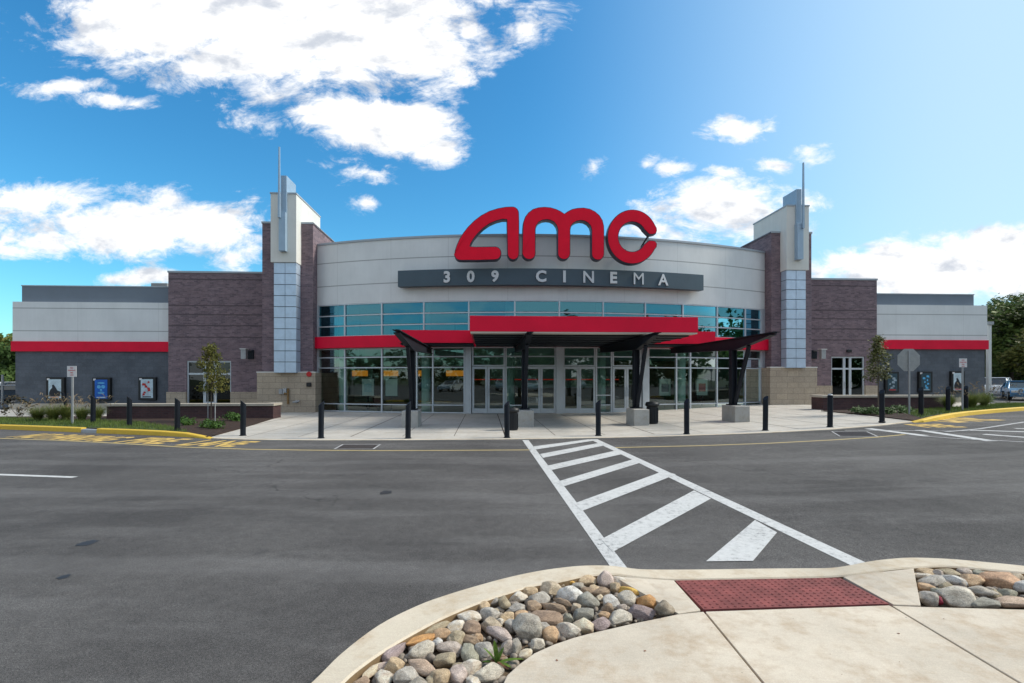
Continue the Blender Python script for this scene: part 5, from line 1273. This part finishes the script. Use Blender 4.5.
# saplings
def sapling(px, py, ytop, y0, wpx, mat, seed, lab, stake):
    p = G(px, py, .05); k = F/p.y; h_ = (py-ytop)/k; c0_ = (py-y0)/k; rad = wpx/2/k; rs = random.Random(seed)
    t = thing('sapling', lab, 'sapling', p, group='young trees in the mulch beds')
    mb = MB(); mb.tube([(0,0,-.05),(.02,0,h_*.5),(-.02,0,h_*.97)], [.028,.02,.006], 8)
    for _ in range(16):
        a = rs.uniform(0,6.28); z = rs.uniform(c0_, h_*.85); ln = rad*rs.uniform(.4,.95); mb.tube([(0,0,z),(math.cos(a)*ln,math.sin(a)*ln,z+ln*.9)], [.009,.003], 5)
    mb.build('trunk', 'bark', t)
    mb = MB()
    for j in range(6):
        f = j/5; leafcloud(mb, (rs.uniform(-.15,.15)*rad, rs.uniform(-.15,.15)*rad, c0_+(h_-c0_)*(.08+.84*f)), (rad*(.85-.55*f*f)*1.0, rad*(.85-.55*f*f), (h_-c0_)*.12), 34, 13, .045, seed*7+j, .13)
    mb.build('crown', mat, t)
    if stake: mb = MB(); mb.tube([(.16,0,-.05),(.16,0,h_*.62)], .02, 6); mb.tube([(-.12,0,-.05),(-.12,0,h_*.6)], .018, 6); mb.build('stake', 'galvanised', t)
sapling(211, 421.5, 346, 392, 32, 'leaf_yellowing', 31, 'staked sapling with yellowing leaves before the left exit doors', True)
sapling(878, 414, 338, 380, 26, 'leaf_sapling', 32, 'slender sapling with olive leaves near the right exit doors', False)
# shrubs
SH = [(188,425,12),(207,427.5,14),(216,428.5,15),(232,420.5,16),(238,421,10),(182,423,9)]
SR = [(857,413.3,13),(866,414,10),(874,414.5,16),(888,414,12),(901,413,16),(908,412.6,9)]
def shrub(px, py, wpx, mat, seed, lab, hf=.5, name='shrub', cat='shrub', grp='low shrubs in the mulch beds'):
    p = G(px, py, .05); k = F/p.y; r_ = wpx/2/k; t = thing(name, lab, cat, p, group=grp)
    mb = MB(); leafcloud(mb, (0,0,r_*hf), (r_*.85, r_*.8, r_*hf*.8), 40, 9, .045, seed, .12); mb.build('foliage', mat, t)
    mb = MB()
    for j in range(7): a = j*.9; mb.tube([(0,0,-.03),(math.cos(a)*r_*.5,math.sin(a)*r_*.5,r_*hf)], [.008,.003], 5)
    mb.build('stems', 'bark', t)
for i, ((px, py, w_), tx) in enumerate(zip(SH, ('small low shrub left of the left sapling','low green shrub at the foot of the left sapling','low green shrub right of the left sapling trunk','widest low shrub near the left planter end','small shrub overlapping the widest one near left planter end','smallest low shrub, next to the fourth bollard'))): shrub(px, py, w_, 'leaf_shrub', 40+i, tx)
for i, ((px, py, w_), tx) in enumerate(zip(SR, ('low green shrub nearest the right planter end','small low shrub just left of the right sapling','wide green shrub at the foot of the right sapling','low shrub between right sapling and octagonal sign','wide green shrub left of the octagonal sign post','small shrub at the octagonal sign post'))): shrub(px, py, w_, 'leaf_shrub', 50+i, tx)
shrub(20, 418.5, 34, 'leaf_redbush', 60, 'dark twiggy bush at the far left edge of the bed', .75, 'bush', 'bush', None)
shrub(1008, 403, 44, 'leaf_redbush', 61, 'dark twiggy bush at the right edge in front of the cars', .6, 'bush', 'bush', None)
shrub(985, 404, 20, 'leaf_shrub', 62, 'green bush below the white vehicle on the right', .6, 'bush', 'bush', None)
# ornamental grasses
def tuft(px, py, wpx, hpx, seed, lab, plume=True):
    p = G(px, py, .05); k = F/p.y; r_ = wpx/2/k*1.15; h_ = hpx/k*1.45; rs = random.Random(seed); t = thing('ornamental_grass', lab, 'grass clump', p, group='ornamental grass clumps in the beds')
    def blade(mb, a, lean, hh, wd, n=5):
        vs = []; dx, dy = math.cos(a), math.sin(a); b0 = Vector((dx*rs.uniform(0,.12), dy*rs.uniform(0,.12), 0)); sx, sy = -dy*wd, dx*wd
        for i in range(n+1):
            f = i/n; q_ = b0+Vector((dx*lean*f*f, dy*lean*f*f, hh*(f-.35*f*f*(lean/r_))));
            ww = 1-f*.9; vs += [(q_.x-sx*ww, q_.y-sy*ww, q_.z), (q_.x+sx*ww, q_.y+sy*ww, q_.z)]
        mb.add(vs, [(2*i,2*i+1,2*i+3,2*i+2) for i in range(n)]); return q_
    mb = MB()
    for _ in range(700): blade(mb, rs.uniform(0,6.28), r_*rs.uniform(.2,1.1), h_*rs.uniform(.5,.95), .010)
    mb.build('blades', 'tall_grass', t)
    if plume:
        mb = MB()
        for _ in range(26):
            e = blade(mb, rs.uniform(0,6.28), r_*rs.uniform(.5,1.2), h_*rs.uniform(1.0,1.5), .003)
            a = rs.uniform(0,6.28); mb.tube([e, e+Vector((math.cos(a)*.06,math.sin(a)*.05,.08)), e+Vector((math.cos(a)*.16,math.sin(a)*.1,.1))], [.007,.013,.003], 5)
        mb.build('plumes', 'plume', t)
for i, (px, py, w_, h_, tx) in enumerate(((38,421,22,13,'leftmost ornamental grass clump, left of the sign'),(53,421,26,15,'wide grass clump just left of the sign post'),(66,420.5,20,15,'grass clump around the leaning bollard'),(82,421,18,13,'grass clump right of the left sign post'),(97,420.5,20,14,'rightmost grass clump of the left bed'),
        (948,409.5,20,14,'left grass clump of the right bed'),(972,408.5,22,15,'grass clump right of the right sign post'),(984,407.5,20,14,'rightmost grass clump of the right bed'))):
    tuft(px, py, w_, h_, 70+i, tx)
for i, (px, py, tx) in enumerate(((935,400,'grass clump growing behind the right planter wall'),(1000-25,399.5,'pale plumed grass clump by the rightmost poster'))): tuft(px, py, 22, 14, 90+i, tx)

# cars ----------------------------------------------------------------
def car(name, lab, x, y, rz, colr, suv=False, cat='car'):
    t = thing(name, lab, cat, (x, y, 0 if x < 0 else gz(x)), rz)
    Ln, Wd, Hh = (4.7, 1.85, 1.72) if suv else (4.6, 1.8, 1.45)
    if suv: prof = [(-2.3,.35),(-2.35,.6),(-2.3,1.0),(-1.4,1.1),(2.2,1.12),(2.32,.9),(2.3,.35)]; cab = [(-1.35,1.08),(-.75,1.62),(-.5,1.7),(1.8,1.7),(2.1,1.6),(2.25,1.1)]
    else: prof = [(-2.25,.3),(-2.3,.55),(-2.2,.78),(-1.1,.92),(1.55,.96),(2.2,.9),(2.28,.6),(2.22,.3)]; cab = [(-1.15,.9),(-.35,1.38),(0,1.44),(.8,1.42),(1.2,1.34),(1.85,.94)]
    mb = MB(); n = len(prof); vs = []
    for yy, sc in ((-Wd/2*.93, .0), (-Wd/2, .06), (Wd/2, .06), (Wd/2*.93, .0)):
        for (a, b) in prof: vs.append((a*(.985 if sc == 0 else 1), yy, b if sc else .3+(b-.3)*.98+.005))
    fs = [tuple(range(n))]+[tuple(3*n+i for i in range(n))[::-1]]
    for r_ in range(3):
        for i in range(n): fs.append((r_*n+i, r_*n+(i+1) % n, (r_+1)*n+(i+1) % n, (r_+1)*n+i))
    mb.add(vs, fs)
    b = mb.build('body', 'car_paint', t, bevel=.05, seg=3); b.color = (*colr, 1)
    def cabin(mb_, k, dz, w0, w1):
        zb_ = cab[0][1]; zt = max(p[1] for p in cab); vs_ = []
        for sg in (-1, 1):
            for (a, z) in cab: f = (z-zb_)/(zt-zb_); vs_.append((a*k, sg*(w0+(w1-w0)*f), z+dz))
        m_ = len(cab); mb_.add(vs_, [tuple(range(m_)), tuple(range(m_, 2*m_))[::-1]]+[(i, (i+1) % m_, m_+(i+1) % m_, m_+i) for i in range(m_)])
    mb = MB(); cabin(mb, .985, -.03, Wd/2*.94, Wd/2*.76); mb.build('glasshouse', 'car_glass', t, bevel=.03)
    # roof and pillars in paint
    mb = MB(); zt = max(p[1] for p in cab); xr = [p[0] for p in cab if p[1] > zt-.12]
    mb.box(min(xr), max(xr), -Wd/2*.77, Wd/2*.77, zt-.05, zt+.012)
    for sg in (-1, 1):
        y0, y1 = sg*Wd/2*.945, sg*Wd/2*.775
        for (pa, pb) in (((cab[0][0], cab[0][1]), (cab[1][0], cab[1][1])), ((.35, cab[0][1]), (.4, zt-.03)), ((cab[-1][0], cab[-1][1]), (cab[-2][0], cab[-2][1]))):
            mb.bar((pa[0], y0, pa[1]), (pb[0], y1, pb[1]), .09, .05)
    r = mb.build('roof', 'car_paint', t, bevel=.02); r.color = (*colr, 1)
    for xx in (-1.4, 1.35):
        for sg in (-1, 1):
            mb = MB(); ys = sg*(Wd/2-.2), sg*(Wd/2+.01); mb.tube([(xx, ys[0], .33), (xx, ys[1], .33)], .33, 22); wh = mb.build('wheel', 'rubber', t, bevel=.03)
            mb = MB(); mb.tube([(xx, ys[1], .33), (xx, ys[1]+sg*.012, .33)], .21, 16); mb.build('rim', 'wheel_rim', wh)
    for sg in (-1, 1):
        mb = MB(); zc = .68 if not suv else .85; mb.box(-2.31 if not suv else -2.37, -2.1, sg*.62-.2, sg*.62+.2, zc-.08, zc+.08); mb.build('headlight', 'car_lamp', t, bevel=.02)
        mb = MB(); mb.box(2.1, 2.29 if not suv else 2.34, sg*.68-.14, sg*.68+.14, zc-.08, zc+.12); mb.build('tail_light', 'tail_lamp', t, bevel=.02)
        mb = MB(); mb.box(-1.0, -.82, sg*(Wd/2+.09)-.08, sg*(Wd/2+.09)+.08, cab[0][1], cab[0][1]+.14); m_ = mb.build('mirror', 'car_paint', t, bevel=.02); m_.color = (*colr, 1)
    return t
car('parked_car', 'white van like vehicle parked beyond the right end of the building', 40.6, 42.0, R(40), (.80,.82,.84), True, 'van')
car('parked_car', 'blue car with pale windscreen parked before the white vehicle on the right', 38.3, 37.6, R(52), (.07,.20,.36))
# cars in the car park behind the viewer, mirrored in the entrance glass
for k_, (x_, y_, cl_, sv_, tx_) in enumerate(((-17,-15,(.7,.7,.7),False,'white car second'),(-11,-15.5,(.5,.03,.03),False,'red car third'),(-3.5,-15,(.45,.47,.5),True,'silver high car fourth'),(4.5,-15.5,(.75,.75,.73),True,'white high car fifth'),(11,-15,(.04,.1,.3),False,'blue car sixth'),(18,-15.4,(.6,.6,.58),False,'pale car last'),(-24,-15.2,(.1,.1,.11),True,'black high car first'))):
    car('parked_car', tx_+' in the row behind the viewer, mirrored in the entrance glass', x_, y_, R(-90+rg.uniform(-3,3)), cl_, sv_)
car('parked_car', 'dark navy car parked beyond the left corner of the building', -34.6, 35.2, R(10), (.012,.03,.055))
car('parked_car', 'white car behind the dark navy one at the left edge', -40.2, 39.5, R(5), (.55,.57,.58))

# clean helper props
for o in bpy.data.objects:
    if '_b' in o: del o['_b']
